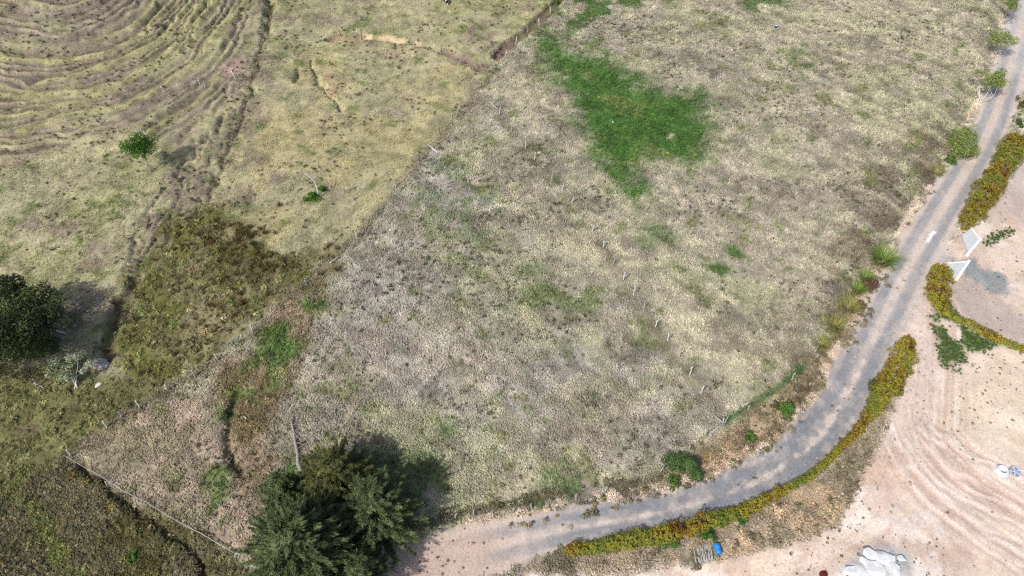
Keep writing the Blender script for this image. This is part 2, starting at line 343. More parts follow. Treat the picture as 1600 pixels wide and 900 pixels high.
# green lush patches
GREEN = np.zeros_like(X)
gn = fbm(X, Y, 3.0, 4, 90)
def green(px, a=1.0, f=1.0, w1=1.5, w2=1.5, thr=0.40, c=(66, 112, 46)):
    global GREEN
    m = poly_mask(px, f, w1, w2) * sstep(thr - 0.08, thr + 0.06, gn)
    lay(m, c, a); GREEN = np.maximum(GREEN, m * a)
green([(836, 62), (850, 42), (868, 62), (905, 88), (945, 86), (990, 114), (1040, 140), (1098, 148), (1114, 188), (1114, 232), (1088, 266), (1050, 264), (1022, 252), (1006, 268), (1006, 296), (968, 298), (950, 274), (924, 250), (910, 200), (893, 150), (858, 114), (838, 90)], 0.95, 3.0, 2.4, 1.5, 0.22, (74, 114, 50))
lay(poly_mask([(940, 152), (980, 152), (990, 172), (955, 170)], 1.5, 1.5, 1), (140, 138, 88), 0.4)
lay(poly_mask([(1000, 222), (1022, 226), (1015, 246), (996, 240)], 1.5, 1.5, 1), (140, 140, 90), 0.4)
for px, a, thr in (([(1105, 425), (1120, 395), (1140, 385), (1155, 400), (1135, 430)], 1, 0.38), ([(870, -5), (900, -20), (1010, -10), (1000, 10), (930, 30), (880, 35)], 0.8, 0.50),
                   ([(875, 30), (925, 20), (930, 60), (915, 80), (880, 60)], 0.55, 0.45), ([(1150, -20), (1215, -20), (1240, 10), (1200, 25), (1160, 12)], 0.7, 0.45),
                   ([(1235, 75), (1262, 80), (1268, 112), (1240, 110)], 0.55, 0.42), ([(960, 275), (1010, 275), (1005, 300), (960, 298)], 0.9, 0.42),
                   ([(395, 560), (410, 520), (450, 505), (470, 540), (440, 600), (400, 615), (385, 590)], 0.75, 0.40), ([(320, 640), (345, 625), (365, 640), (345, 672), (325, 668)], 0.8, 0.4),
                   ([(470, 640), (490, 645), (500, 690), (478, 690)], 0.75, 0.4), ([(430, 735), (450, 705), (465, 740), (470, 775), (435, 770)], 0.85, 0.40),
                   ([(560, 710), (620, 700), (680, 720), (680, 800), (640, 815), (580, 760)], 0.55, 0.42), ([(665, 660), (705, 650), (720, 680), (675, 690)], 0.7, 0.42),
                   ([(680, 795), (760, 775), (880, 765), (960, 760), (940, 790), (800, 805), (690, 815)], 0.7, 0.46), ([(820, 740), (900, 735), (940, 770), (860, 770)], 0.5, 0.46),
                   ([(480, 465), (505, 460), (505, 485), (480, 485)], 0.8, 0.4), ([(335, 745), (360, 740), (365, 770), (345, 785)], 0.8, 0.42), ([(310, 810), (335, 780), (340, 810), (320, 825)], 0.7, 0.42),
                   ([(790, 430), (830, 410), (900, 445), (940, 460), (900, 490), (820, 480)], 0.4, 0.44), ([(640, 290), (700, 250), (770, 290), (770, 380), (700, 400), (650, 350)], 0.38, 0.47),
                   ([(990, 350), (1040, 345), (1045, 380), (1000, 380)], 0.5, 0.44), ([(425, 75), (445, 65), (445, 85), (430, 95)], 0.8, 0.42), ([(450, 615), (480, 600), (500, 640), (455, 650)], 0.5, 0.45)):
    green(px, min(1, a * 1.1), 1.2, 1.5, 1.0, thr, (86, 116, 58))
gs = sstep(0.67, 0.75, fbm(X, Y, 2.4, 3, 91)) * grassy * (1 - np.maximum(np.maximum(M['leftlow'], M['scrub']), 0.7 * reg))
lay(gs * np.where(M['pasture'] > 0.5, 0.6, 0.5), (112, 124, 68)); GREEN = np.maximum(GREEN, gs * 0.5)
lay(line_mask([(1132, 658), (1165, 640), (1195, 622), (1225, 600), (1252, 574)], 0.35, 0.3, 0.3, 0.2), (62, 98, 44), 0.95)
for ln in ([(772, 112), (735, 158), (688, 212), (640, 270), (592, 337), (537, 391), (498, 431), (425, 491), (342, 564)], [(342, 564), (264, 611), (192, 652), (112, 713)], [(780, 180), (862, 283), (942, 388), (1023, 512), (1113, 642)]):
    lay(line_mask(ln, 0.7, 0.8, 0.9, 0.5) * sstep(0.38, 0.55, nC), (116, 106, 84), 0.7)
# verge, bank
lay(M['verge'], (170, 148, 120), 0.85)
lay(M['verge'] * sstep(0.5, 0.6, nC), (112, 102, 78), 0.8)
lay(poly_mask([(1085, 735), (1140, 700), (1195, 672), (1205, 690), (1150, 728), (1100, 748)], 0.7, 0.7, 0.6), (186, 154, 128), 0.8)
# bare yard
lay(M['yard'], (226, 208, 194))
ny = fbm(X, Y, 6, 4, 95); ny2 = fbm(X, Y, 2.0, 4, 96)
lay(M['yard'] * sstep(0.45, 0.6, ny), (232, 214, 194), 0.8)
lay(M['yard'] * sstep(0.52, 0.62, ny2), (212, 188, 172), 0.75); lay(M['yard'] * sstep(0.60, 0.66, fbm(X, Y, 1.3, 3, 94)), (198, 176, 158), 0.5)
lay(M['yard'] * sstep(0.58, 0.66, fbm(X, Y, 3.4, 4, 97)), (238, 228, 220), 0.8)
lay(poly_mask([(1470, 610), (1520, 560), (1610, 540), (1620, 780), (1540, 730), (1480, 680)], 2, 1, 1.5), (232, 218, 194), 0.65)
lay(str_m * sstep(0.50, 0.60, streak), (240, 226, 216), 0.75); lay(str_m * sstep(0.48, 0.36, streak), (208, 184, 170), 0.8)
lay(str_m2 * sstep(0.52, 0.62, streak2), (238, 226, 214), 0.7); lay(str_m2 * sstep(0.46, 0.36, streak2), (210, 188, 172), 0.7)
lay(trk, (206, 182, 168), 0.7); lay(trk_l, (238, 222, 212), 0.7)
lay(poly_mask([(1355, 720), (1395, 700), (1400, 770), (1350, 790)], 1.5, 1.5, 1), (212, 184, 166), 0.6)
lay(mouth * (1 - road_in), (222, 204, 192), 0.9)
lay(poly_mask([(1484, 445), (1530, 440), (1560, 470), (1620, 505), (1620, 545), (1560, 520), (1500, 482)], 0.7, 0.5, 0.4), (190, 178, 170), 0.9)
lay(poly_mask([(1536, 296), (1575, 230), (1620, 180), (1620, 340), (1570, 330), (1540, 345)], 0.8, 0.7, 0.6), (200, 188, 180), 0.75)
lay(poly_mask([(1520, 385), (1570, 390), (1610, 380), (1620, 430), (1575, 425), (1530, 405)], 1, 0.7, 0.5), (230, 212, 196), 0.8)
lay(poly_mask([(1498, 412), (1515, 405), (1540, 420), (1570, 428), (1578, 440), (1568, 460), (1540, 452), (1505, 436)], 0.5, 1.3, 0.4), (148, 158, 160), 0.95)
lay(poly_mask([(1455, 400), (1480, 395), (1490, 408), (1470, 412)], 0.6, 0.4, 0.3), (180, 180, 178), 0.7)
gy = poly_mask([(1452, 470), (1475, 468), (1498, 500), (1530, 520), (1560, 530), (1535, 545), (1505, 540), (1492, 578), (1474, 566)], 0.8, 0.9, 0.6) * sstep(0.28, 0.42, gn)
lay(gy, (92, 108, 64), 0.92); GREEN = np.maximum(GREEN, gy)
gy2 = line_mask([(1538, 378), (1555, 371), (1578, 362)], 0.5, 0.4, 0.4, 0.2); lay(gy2, (140, 142, 110), 0.5); GREEN = np.maximum(GREEN, gy2)
lay(np.maximum(heap, heap2), (238, 240, 240), 0.95)
lay(poly_mask([(1392, 872), (1415, 866), (1425, 885), (1410, 900), (1395, 890)], 0.5, 0.4, 0.2), (176, 182, 184), 0.7)
lay(M['bank'], (164, 146, 122), 0.9)
lay(M['bank'] * sstep(0.48, 0.6, nC), (122, 112, 92), 0.8)
lay(poly_mask([(1195, 800), (1290, 745), (1302, 805), (1200, 852), (1130, 862)], 0.8, 0.5, 0.4) * sstep(0.35, 0.55, nS), (188, 162, 132), 0.85)
lay(poly_mask([(820, 880), (960, 862), (1080, 852), (1085, 880), (980, 900), (840, 910)], 0.8, 0.8, 0.5) * sstep(0.42, 0.56, nC), (98, 92, 72), 0.85)
# road: two grey wheel lanes, pinkish crown and edges
across = np.where(side > 0, dR, -dR) / wR
nr = fbm(X, Y, 0.8, 3, 99) * 0.75 + fbm(X, Y, 5, 2, 199) * 0.25; nr2 = fbm(pR * 0.9, across * 3, 1.3, 3, 98)
lay(road_in, (206, 192, 181))
lane = np.maximum(sstep(0.36, 0.10, np.abs(across - 0.48)), sstep(0.38, 0.10, np.abs(across + 0.42)))
lay(road_in * np.clip(lane * 0.95 + (nr - 0.5) * 0.5, 0, 1), (150, 151, 153), 0.95)
lowroad = sstep(78, 52, pR) * sstep(18, 30, pR)
lay(road_in * lowroad * sstep(0.25, 0.60, nr + 0.12 - 0.25 * sstep(0.25, 0.0, np.abs(across + 0.03))), (130, 133, 138), 0.85)
lay(road_in * sstep(0.52, 0.62, nr2), (200, 187, 176), 0.3)
lay(road_in * sstep(24, 10, pR), (206, 184, 168), 0.75)
lay(road_in * sstep(96, 108, pR), (198, 194, 190), 0.6)
lay(road_in * sstep(0.5, 0.05, np.abs(across)) * sstep(80, 92, pR) * sstep(0.42, 0.55, nr), (208, 190, 172), 0.7)
lay(line_mask([(1449, 377), (1454, 369), (1461, 363)], 0.22, 0.12, 0.15, 0.05), (240, 238, 236), 0.9)
lay(poly_mask([(640, 862), (700, 840), (760, 845), (740, 890), (700, 910), (640, 905)], 1.0, 0.8, 0.6), (198, 176, 160), 0.7)
# stony rim of the road
rim = sstep(0.9, 0.2, np.abs(offR - 0.45 + WX[0])) * (side > 0) * near
lay(rim * sstep(0.42, 0.55, nD), (196, 178, 158), 0.85)
# fine unevenness of tone everywhere
tone = 1 + 0.34 * (nD - 0.5) * 2 * (0.25 + 0.75 * grassy) + 0.20 * (nC - 0.5) * 2 * (0.3 + 0.7 * grassy)
C *= tone[..., None]
dry = grassy * (1 - 0.85 * GREEN) * (1 - 0.6 * np.maximum.reduce([M['marsh'], M['scrub'], M['leftlow']]))
C *= 1 + dry[..., None] * np.array([0.22, 0.275, 0.33], np.float32)
C *= 1 - np.array([0.06, 0.08, 0.10], np.float32) * (M['yard'] * (1 - M['bank']) * (1 - road_in))[..., None]
C = np.clip(C, 0.004, 0.8).astype(np.float32)
vergeweed = sstep(0.7, 0.2, np.abs(offR - 1.35 + WX[0] * 1.5)) * (side > 0) * near * sstep(0.38, 0.50, fbm(X, Y, 3.5, 3, 140)) * (pR < 80)
vergeweed *= sstep(0.35, 0.9, offR) * (1 - road_in); lay(vergeweed, (98, 90, 66), 0.8)
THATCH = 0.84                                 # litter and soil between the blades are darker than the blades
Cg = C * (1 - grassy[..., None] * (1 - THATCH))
stony = np.clip(np.maximum(road_in, mouth) * 0.9 + M['yard'] * (1 - M['bank']) * 0.55 + rim * 0.4, 0, 1).astype(np.float32)

# ------------------------------------------------------------------ materials
def mat(name):
    m = bpy.data.materials.new(name); m.use_nodes = True
    n = m.node_tree.nodes; b = n['Principled BSDF']; b.inputs['Roughness'].default_value = 0.9
    try: b.inputs['Specular IOR Level'].default_value = 0.15
    except Exception: pass
    return m, m.node_tree, b
def N(t, kind, **kw):
    n = t.nodes.new(kind)
    for k, v in kw.items(): setattr(n, k, v)
    return n
def mixc(t, fac, a, b, mode='MIX'):
    n = N(t, 'ShaderNodeMix', data_type='RGBA', blend_type=mode)
    for s, v in ((n.inputs[0], fac), (n.inputs[6], a), (n.inputs[7], b)):
        if isinstance(v, bpy.types.NodeSocket): t.links.new(v, s)
        else: s.default_value = v
    return n.outputs[2]
def noise(t, scale, detail=4, vec=None, rough=0.6):
    n = N(t, 'ShaderNodeTexNoise'); n.inputs['Scale'].default_value = scale; n.inputs['Detail'].default_value = detail; n.inputs['Roughness'].default_value = rough
    if vec is not None: t.links.new(vec, n.inputs['Vector'])
    return n.outputs['Fac']
def ramp(t, fac, stops):
    r = N(t, 'ShaderNodeValToRGB'); t.links.new(fac, r.inputs[0])
    e = r.color_ramp.elements
    while len(e) < len(stops): e.new(0.5)
    for i, (p, c) in enumerate(stops):
        e[i].position = p; e[i].color = tuple(c) + (1,) if len(c) == 3 else c
    return r.outputs[0]
def g3(v): return (v, v, v)

m_ground, t, b = mat('ground_cover')
at = N(t, 'ShaderNodeAttribute', attribute_name='gcol'); st = N(t, 'ShaderNodeAttribute', attribute_name='stony')
gc = N(t, 'ShaderNodeTexCoord').outputs['Object']
f1 = ramp(t, noise(t, 4.5, 6, gc, 0.7), [(0.30, g3(0.62)), (0.52, g3(1.0)), (0.72, g3(1.38))])
c1 = mixc(t, 1.0, at.outputs['Color'], f1, 'MULTIPLY')
vo = N(t, 'ShaderNodeTexVoronoi'); vo.inputs['Scale'].default_value = 5.5; t.links.new(gc, vo.inputs['Vector'])
sp = ramp(t, vo.outputs['Color'], [(0.0, g3(0.80)), (0.5, g3(1.0)), (1.0, g3(1.16))])
f2 = ramp(t, noise(t, 9.0, 5, gc, 0.75), [(0.30, g3(0.80)), (0.5, g3(1.0)), (0.7, g3(1.13))])
c2 = mixc(t, 1.0, at.outputs['Color'], mixc(t, 1.0, sp, f2, 'MULTIPLY'), 'MULTIPLY')
cc = mixc(t, st.outputs['Fac'], c1, c2)
t.links.new(cc, b.inputs['Base Color'])
bp = N(t, 'ShaderNodeBump'); bp.inputs['Strength'].default_value = 0.6; bp.inputs['Distance'].default_value = 0.06
t.links.new(noise(t, 7, 6, gc, 0.75), bp.inputs['Height']); t.links.new(bp.outputs[0], b.inputs['Normal'])

def leaf_material(name, stops, attr='lc', trans=0.25):
    m, t, b = mat(name)
    a = N(t, 'ShaderNodeAttribute', attribute_name=attr)
    c = ramp(t, a.outputs['Fac'], stops)
    t.links.new(c, b.inputs['Base Color']); b.inputs['Roughness'].default_value = 0.65
    tr = N(t, 'ShaderNodeBsdfTranslucent'); t.links.new(c, tr.inputs[0])
    mx = N(t, 'ShaderNodeMixShader'); mx.inputs[0].default_value = trans
    o = t.nodes['Material Output']
    t.links.new(b.outputs[0], mx.inputs[1]); t.links.new(tr.outputs[0], mx.inputs[2]); t.links.new(mx.outputs[0], o.inputs[0])
    return m
def simple(name, c1, c2, scale=6, bump=0.3, rough=0.85, stretch=None):
    m, t, b = mat(name)
    v = N(t, 'ShaderNodeTexCoord').outputs['Object']
    if stretch:
        mp = N(t, 'ShaderNodeMapping'); mp.inputs['Scale'].default_value = stretch; t.links.new(v, mp.inputs[0]); v = mp.outputs[0]
    f = noise(t, scale, 5, v, 0.65)
    t.links.new(ramp(t, f, [(0.3, c1), (0.7, c2)]), b.inputs['Base Color']); b.inputs['Roughness'].default_value = rough
    bb = N(t, 'ShaderNodeBump'); bb.inputs['Strength'].default_value = bump; bb.inputs['Distance'].default_value = 0.03
    t.links.new(f, bb.inputs['Height']); t.links.new(bb.outputs[0], b.inputs['Normal'])
    return m
m_blade = None
m, t, b = mat('grass_blades'); m_blade = m
a = N(t, 'ShaderNodeAttribute', attribute_name='tcol', attribute_type='INSTANCER'); v = N(t, 'ShaderNodeAttribute', attribute_name='lc')
cb = mixc(t, 1.0, a.outputs['Color'], ramp(t, v.outputs['Fac'], [(0, g3(0.80)), (0.5, g3(1.0)), (1, g3(1.24))]), 'MULTIPLY')
t.links.new(cb, b.inputs['Base Color'])
tr = N(t, 'ShaderNodeBsdfTranslucent'); t.links.new(cb, tr.inputs[0]); mx = N(t, 'ShaderNodeMixShader'); mx.inputs[0].default_value = 0.25
t.links.new(b.outputs[0], mx.inputs[1]); t.links.new(tr.outputs[0], mx.inputs[2]); t.links.new(mx.outputs[0], t.nodes['Material Output'].inputs[0])

m_wood = simple('weathered_wood', lin((150, 146, 140)), lin((205, 202, 196)), 9, 0.4, 0.9, (6, 6, 1))
m_woodd = simple('dark_old_wood', lin((84, 76, 66)), lin((124, 116, 104)), 9, 0.4)
m_bark = simple('grey_bark', lin((120, 112, 100)), lin((178, 172, 160)), 8, 0.5)
m_barkd = simple('dark_bark', lin((70, 60, 48)), lin((110, 96, 80)), 8, 0.5)
m_pale = simple('bleached_wood', lin((196, 194, 188)), lin((236, 234, 228)), 8, 0.3)
m_wire = simple('rusty_wire', lin((110, 104, 98)), lin((140, 134, 126)), 8, 0.1, 0.6)
m_white = simple('white_coping', lin((225, 226, 226)), lin((246, 246, 246)), 3, 0.15)
m_conc = simple('pale_concrete', lin((186, 190, 192)), lin((222, 224, 224)), 5, 0.3)
m_rock = simple('grey_rock', lin((120, 116, 112)), lin((190, 186, 180)), 3, 0.6)
m_stone = simple('pale_stone', lin((196, 180, 162)), lin((232, 222, 210)), 3, 0.5)

# ------------------------------------------------------------------ mesh helpers
def link(o, parent=None):
    col_main.objects.link(o)
    if parent is not None: o.parent = parent
    return o
def tag(o, label=None, cat=None, group=None, kind=None):
    if label: o['label'] = label
    if cat: o['category'] = cat
    if group: o['group'] = group
    if kind: o['kind'] = kind
    return o
def empty(name, loc, rz=0):
    o = bpy.data.objects.new(name, None); o.location = loc; o.rotation_euler = (0, 0, rz); o.empty_display_size = 0.3
    return link(o)
def mesh_np(name, V, F, material, parent=None, smooth=False, attrs=None, loops=None):
    """V (n,3), F (m,k) array of equal-sided faces"""
    me = bpy.data.meshes.new(name); V = np.asarray(V, np.float32); F = np.asarray(F, np.int32)
    me.vertices.add(len(V)); me.vertices.foreach_set('co', V.ravel())
    k = F.shape[1]; me.loops.add(F.size); me.loops.foreach_set('vertex_index', F.ravel())
    me.polygons.add(len(F)); me.polygons.foreach_set('loop_start', np.arange(0, F.size, k, dtype=np.int32))
    try: me.polygons.foreach_set('loop_total', np.full(len(F), k, np.int32))
    except Exception: pass
    me.update(calc_edges=True)
    if smooth: me.polygons.foreach_set('use_smooth', np.ones(len(F), bool))
    for an, (dom, typ, dat) in (attrs or {}).items():
        A = me.attributes.new(an, typ, dom)
        A.data.foreach_set('vector' if typ == 'FLOAT_VECTOR' else ('color' if typ == 'FLOAT_COLOR' else 'value'), np.asarray(dat).ravel())
    me.materials.append(material); me.validate()
    o = bpy.data.objects.new(name, me); link(o, parent)
    return o
class MB:
    def __init__(s): s.v = []; s.f = []
    def tube(s, pts, rad, n=8, cap=True):
        pts = [Vector(p) for p in pts]
        if not hasattr(rad, '__len__'): rad = [rad] * len(pts)
        base = len(s.v); up = None
        for i, p in enumerate(pts):
            d = (pts[min(i + 1, len(pts) - 1)] - pts[max(i - 1, 0)]).normalized()
            if up is None:
                up = d.orthogonal().normalized()
            else:
                up = (up - d * up.dot(d)).normalized()
            sd = d.cross(up)
            for k in range(n):
                a = 2 * math.pi * k / n
                s.v.append(p + (up * math.cos(a) + sd * math.sin(a)) * rad[i])
        for i in range(len(pts) - 1):
            for k in range(n):
                a = base + i * n + k; b2 = base + i * n + (k + 1) % n
                s.f.append((a, b2, b2 + n, a + n))
        if cap:
            s.f.append(tuple(base + k for k in range(n))[::-1]); e = base + (len(pts) - 1) * n
            s.f.append(tuple(e + k for k in range(n)))
        return s
    def prism(s, poly, z0, z1):
        b = len(s.v); n = len(poly)
        s.v += [Vector((x, y, z0)) for x, y in poly] + [Vector((x, y, z1)) for x, y in poly]
        s.f.append(tuple(range(b + n - 1, b - 1, -1))); s.f.append(tuple(range(b + n, b + 2 * n)))
        for k in range(n):
            k2 = (k + 1) % n; s.f.append((b + k, b + k2, b + n + k2, b + n + k))
        return s
    def lathe(s, prof, n=24, c=(0, 0, 0)):
        b = len(s.v)
        for r_, z in prof:
            for k in range(n):
                a = 2 * math.pi * k / n; s.v.append(Vector((c[0] + r_ * math.cos(a), c[1] + r_ * math.sin(a), c[2] + z)))
        for i in range(len(prof) - 1):
            for k in range(n):
                a = b + i * n + k; a2 = b + i * n + (k + 1) % n
                s.f.append((a, a2, a2 + n, a + n))
        return s
    def build(s, name, material, parent=None, smooth=False, bevel=0):
        me = bpy.data.meshes.new(name); me.from_pydata([tuple(v) for v in s.v], [], s.f); me.update()
        if smooth: me.polygons.foreach_set('use_smooth', [True] * len(me.polygons))
        me.materials.append(material)
        o = bpy.data.objects.new(name, me); link(o, parent)
        if bevel:
            md = o.modifiers.new('bevel', 'BEVEL'); md.width = bevel; md.segments = 2
        return o

# ------------------------------------------------------------------ the terrain: ground, road, bare yard
def face_parts():
    idx = np.arange(NX * NY, dtype=np.int32).reshape(NX, NY)
    F = np.stack([idx[:-1, :-1], idx[1:, :-1], idx[1:, 1:], idx[:-1, 1:]], -1).reshape(-1, 4)
    cen = lambda A: (A[:-1, :-1] + A[1:, 1:]).ravel() * 0.5
    isr = cen(np.maximum(road_in, mouth * (M['yard'] < 0.4))) > 0.5
    isy = (cen(M['yard'] * (1 - M['bank'])) > 0.5) & ~isr
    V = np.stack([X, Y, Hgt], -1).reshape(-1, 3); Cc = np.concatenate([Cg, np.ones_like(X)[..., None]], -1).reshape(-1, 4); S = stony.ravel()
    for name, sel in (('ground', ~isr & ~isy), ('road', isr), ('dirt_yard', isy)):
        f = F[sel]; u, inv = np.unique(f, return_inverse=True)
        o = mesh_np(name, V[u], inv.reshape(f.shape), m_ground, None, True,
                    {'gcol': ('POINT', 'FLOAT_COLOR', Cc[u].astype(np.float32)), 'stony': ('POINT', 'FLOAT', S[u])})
        tag(o, kind='structure')
face_parts()

# ------------------------------------------------------------------ scattering of grass (one mass, nobody could count it)
hidden = bpy.data.collections.new('plant_sources')
def source(name, V, F, lc, material):
    me = bpy.data.meshes.new(name); me.from_pydata([tuple(v) for v in V], [], [tuple(f) for f in F]); me.update()
    A = me.attributes.new('lc', 'FLOAT', 'FACE'); A.data.foreach_set('value', np.asarray(lc, np.float32))
    me.materials.append(material); o = bpy.data.objects.new(name, me); return o
def tuft(name, seed, nb, spread, h, wid, droop, material):
    r = random.Random(seed); V = []; F = []; L = []
    for i in range(nb):
        a = r.uniform(0, 2 * math.pi); rr = spread * r.uniform(0, 0.35); out = spread * r.uniform(0.35, 1.0); hh = h * r.uniform(0.5, 1.1)
        bx, by = rr * math.cos(a + r.uniform(-1, 1)), rr * math.sin(a + r.uniform(-1, 1))
        tw = a + r.uniform(-0.6, 0.6); wx, wy = -math.sin(tw) * wid * r.uniform(0.6, 1.2), math.cos(tw) * wid * r.uniform(0.6, 1.2)
        mx_, my_ = bx + math.cos(a) * out * 0.45, by + math.sin(a) * out * 0.45; ex, ey = bx + math.cos(a) * out, by + math.sin(a) * out
        zt = hh * (1 - droop * r.uniform(0.2, 1)); k = len(V)
        V += [(bx - wx, by - wy, -0.04), (bx + wx, by + wy, -0.04), (mx_ - wx, my_ - wy, hh * 0.8), (mx_ + wx, my_ + wy, hh * 0.8), (ex, ey, zt)]
        F += [(k, k + 1, k + 3, k + 2), (k + 2, k + 3, k + 4)]; l = r.random(); L += [l, min(1, l + 0.1)]
    return source(name, V, F, L, material)
def leafclump(name, seed, n, rad, h, leaf, material):
    r = random.Random(seed); V = []; F = []; L = []
    for i in range(n):
        a = r.uniform(0, 2 * math.pi); q = r.random() ** 0.5; z = h * (1 - q * q * 0.8) * r.uniform(0.35, 1.05)
        p = Vector((rad * q * math.cos(a), rad * q * math.sin(a), z))
        u = Vector((r.gauss(0, 1), r.gauss(0, 1), r.gauss(0, 0.6))).normalized(); n_ = Vector((math.cos(a) * q, math.sin(a) * q, 0.9)) + Vector((r.gauss(0, .5), r.gauss(0, .5), r.gauss(0, .5)))
        w_ = u.cross(n_).normalized(); s_ = leaf * r.uniform(0.6, 1.3); k = len(V)
        V += [p - u * s_, p + w_ * s_ * 0.5, p + u * s_, p - w_ * s_ * 0.5]; F += [(k, k + 1, k + 2, k + 3)]; L.append(min(1, max(0, r.random() * 0.7 + 0.3 * z / h)))
    return source(name, V, F, L, material)
SETS = {}
def coll(name, objs):
    c = bpy.data.collections.new(name)
    for o in objs: c.objects.link(o)
    SETS[name] = (c, len(objs))
coll('dry', [tuft('blade_tuft', s, 13, 0.38, 0.24, 0.026, 0.9, m_blade) for s in (1, 2, 3)])
coll('lush', [tuft('lush_tuft', s, 14, 0.26, 0.24, 0.03, 0.6, m_blade) for s in (4, 5)])
coll('rush', [tuft('rush_tuft', s, 30, 0.45, 0.75, 0.018, 0.45, m_blade) for s in (6, 7)])
coll('wiry', [tuft('wiry_tuft', s, 22, 0.34, 0.30, 0.02, 0.55, m_blade) for s in (16, 17)])
coll('weed', [leafclump('weed_clump', s, 34, 0.30, 0.28, 0.085, m_blade) for s in (8, 9)])
def scatter(name, setname, pts, colr, scl, label=None, cat=None):
    z = hget(pts[:, 0], pts[:, 1]); n = len(pts)
    me = bpy.data.meshes.new(name); me.vertices.add(n); me.vertices.foreach_set('co', np.column_stack([pts, z]).astype(np.float32).ravel())
    def at_(nm, typ, dat, key='value'):
        A = me.attributes.new(nm, typ, 'POINT'); A.data.foreach_set(key, np.asarray(dat).ravel())
    c, k = SETS[setname]
    at_('tcol', 'FLOAT_COLOR', np.column_stack([colr, np.ones(n)]).astype(np.float32), 'color')
    rot = np.column_stack([rng.normal(0, 0.12, n), rng.normal(0, 0.12, n), rng.uniform(0, 6.283, n)]).astype(np.float32)
    at_('rot', 'FLOAT_VECTOR', rot, 'vector'); at_('scl', 'FLOAT_VECTOR', np.repeat(scl[:, None], 3, 1).astype(np.float32), 'vector')
    at_('vi', 'INT', rng.integers(0, k, n).astype(np.int32))
    o = bpy.data.objects.new(name, me); link(o)
    ng = bpy.data.node_groups.new('scatter_' + name, 'GeometryNodeTree')
    ng.interface.new_socket('Geometry', in_out='INPUT', socket_type='NodeSocketGeometry'); ng.interface.new_socket('Geometry', in_out='OUTPUT', socket_type='NodeSocketGeometry')
    gi = ng.nodes.new('NodeGroupInput'); go = ng.nodes.new('NodeGroupOutput'); ip = ng.nodes.new('GeometryNodeInstanceOnPoints')
    ci = ng.nodes.new('GeometryNodeCollectionInfo'); ci.inputs['Collection'].default_value = c; ci.inputs['Separate Children'].default_value = True; ci.inputs['Reset Children'].default_value = True
    def na(nm, typ):
        q = ng.nodes.new('GeometryNodeInputNamedAttribute'); q.data_type = typ; q.inputs['Name'].default_value = nm
        return [s for s in q.outputs if s.enabled and s.name == 'Attribute'][0]
    L = ng.links
    L.new(gi.outputs[0], ip.inputs['Points']); L.new(ci.outputs[0], ip.inputs['Instance']); ip.inputs['Pick Instance'].default_value = True
    L.new(na('vi', 'INT'), ip.inputs['Instance Index']); L.new(na('scl', 'FLOAT_VECTOR'), ip.inputs['Scale'])
    er = ng.nodes.new('FunctionNodeEulerToRotation'); L.new(na('rot', 'FLOAT_VECTOR'), er.inputs[0]); L.new(er.outputs[0], ip.inputs['Rotation'])
    L.new(ip.outputs[0], go.inputs[0])
    md = o.modifiers.new('scatter', 'NODES'); md.node_group = ng
    tag(o, label, cat, kind='stuff')
    return o
def inview(p, mg=0.07):
    """keep what the photograph's neighbourhood can see (with a margin all round)"""
    z = hget(p[:, 0], p[:, 1]); dz = z - CAM_H
    depth = p[:, 1] * sP - dz * cP; up = p[:, 1] * cP + dz * sP
    u = p[:, 0] / depth * FPX; v = up / depth * FPX
    return (np.abs(u) < 800 * (1 + mg)) & (np.abs(v) < 450 * (1 + mg * 1.6))
def candidates(dens):
    n = int(dens * 212 * 122); p = np.column_stack([rng.uniform(-106, 106, n), rng.uniform(14, 136, n)])
    return p[inview(p)]
def jitter(c, s, hue=0.025):
    n = len(c); return np.clip(c * np.exp(rng.normal(0, 1, (n, 1)) * s) * (1 + rng.normal(0, hue, (n, 3))), 0.004, 0.85)

p = candidates(12.0)
g = hget(p[:, 0], p[:, 1], grassy); gr = hget(p[:, 0], p[:, 1], GREEN); cl = hget(p[:, 0], p[:, 1], C)
nz = fbm(p[:, 0], p[:, 1], 2.2, 3, 120)
chan = np.maximum.reduce([ch_gully, ch_scarp, ch_pad, ch_bl, ch_top, ch_slip, ch_cut, ch_crease])
keep = (g > 0.6) & (hget(p[:, 0], p[:, 1], chan) < 0.45) & (rng.random(len(p)) < 0.62 + 0.8 * np.clip(nz - 0.2, 0, 1))
pd = keep & (gr < 0.45); pl_ = keep & (gr >= 0.45)
size = 0.55 + 0.9 * nz + rng.uniform(-0.15, 0.25, len(p))
size *= 1 - 0.35 * hget(p[:, 0], p[:, 1], reg)
size *= np.where(hget(p[:, 0], p[:, 1], M['pasture']) > 0.5, 0.55, 1.0)
scatter('dry_grass', 'dry', p[pd], jitter(cl[pd] * 1.5, 0.11 + 0.03 * (hget(p[pd, 0], p[pd, 1], field)[:, None] > 0.5)), size[pd], 'short tufty dry grass covering the fields and the hill', 'grass')
scatter('lush_grass', 'lush', p[pl_], jitter(cl[pl_] * 1.35, 0.25), size[pl_] * 1.0, 'patches of bright green lush grass in the dry field', 'grass')
p = candidates(30.0)
k = (rng.random(len(p)) < hget(p[:, 0], p[:, 1], np.maximum(gy * (0.35 + nC), gy2 * 0.8)))
scatter('yard_grass', 'lush', p[k], jitter(np.tile(lin((82, 106, 56)), (k.sum(), 1)) * 1.15, 0.22), rng.uniform(0.5, 1.1, k.sum()), 'ragged green grass wedge growing in the pale yard below the hedge', 'grass')
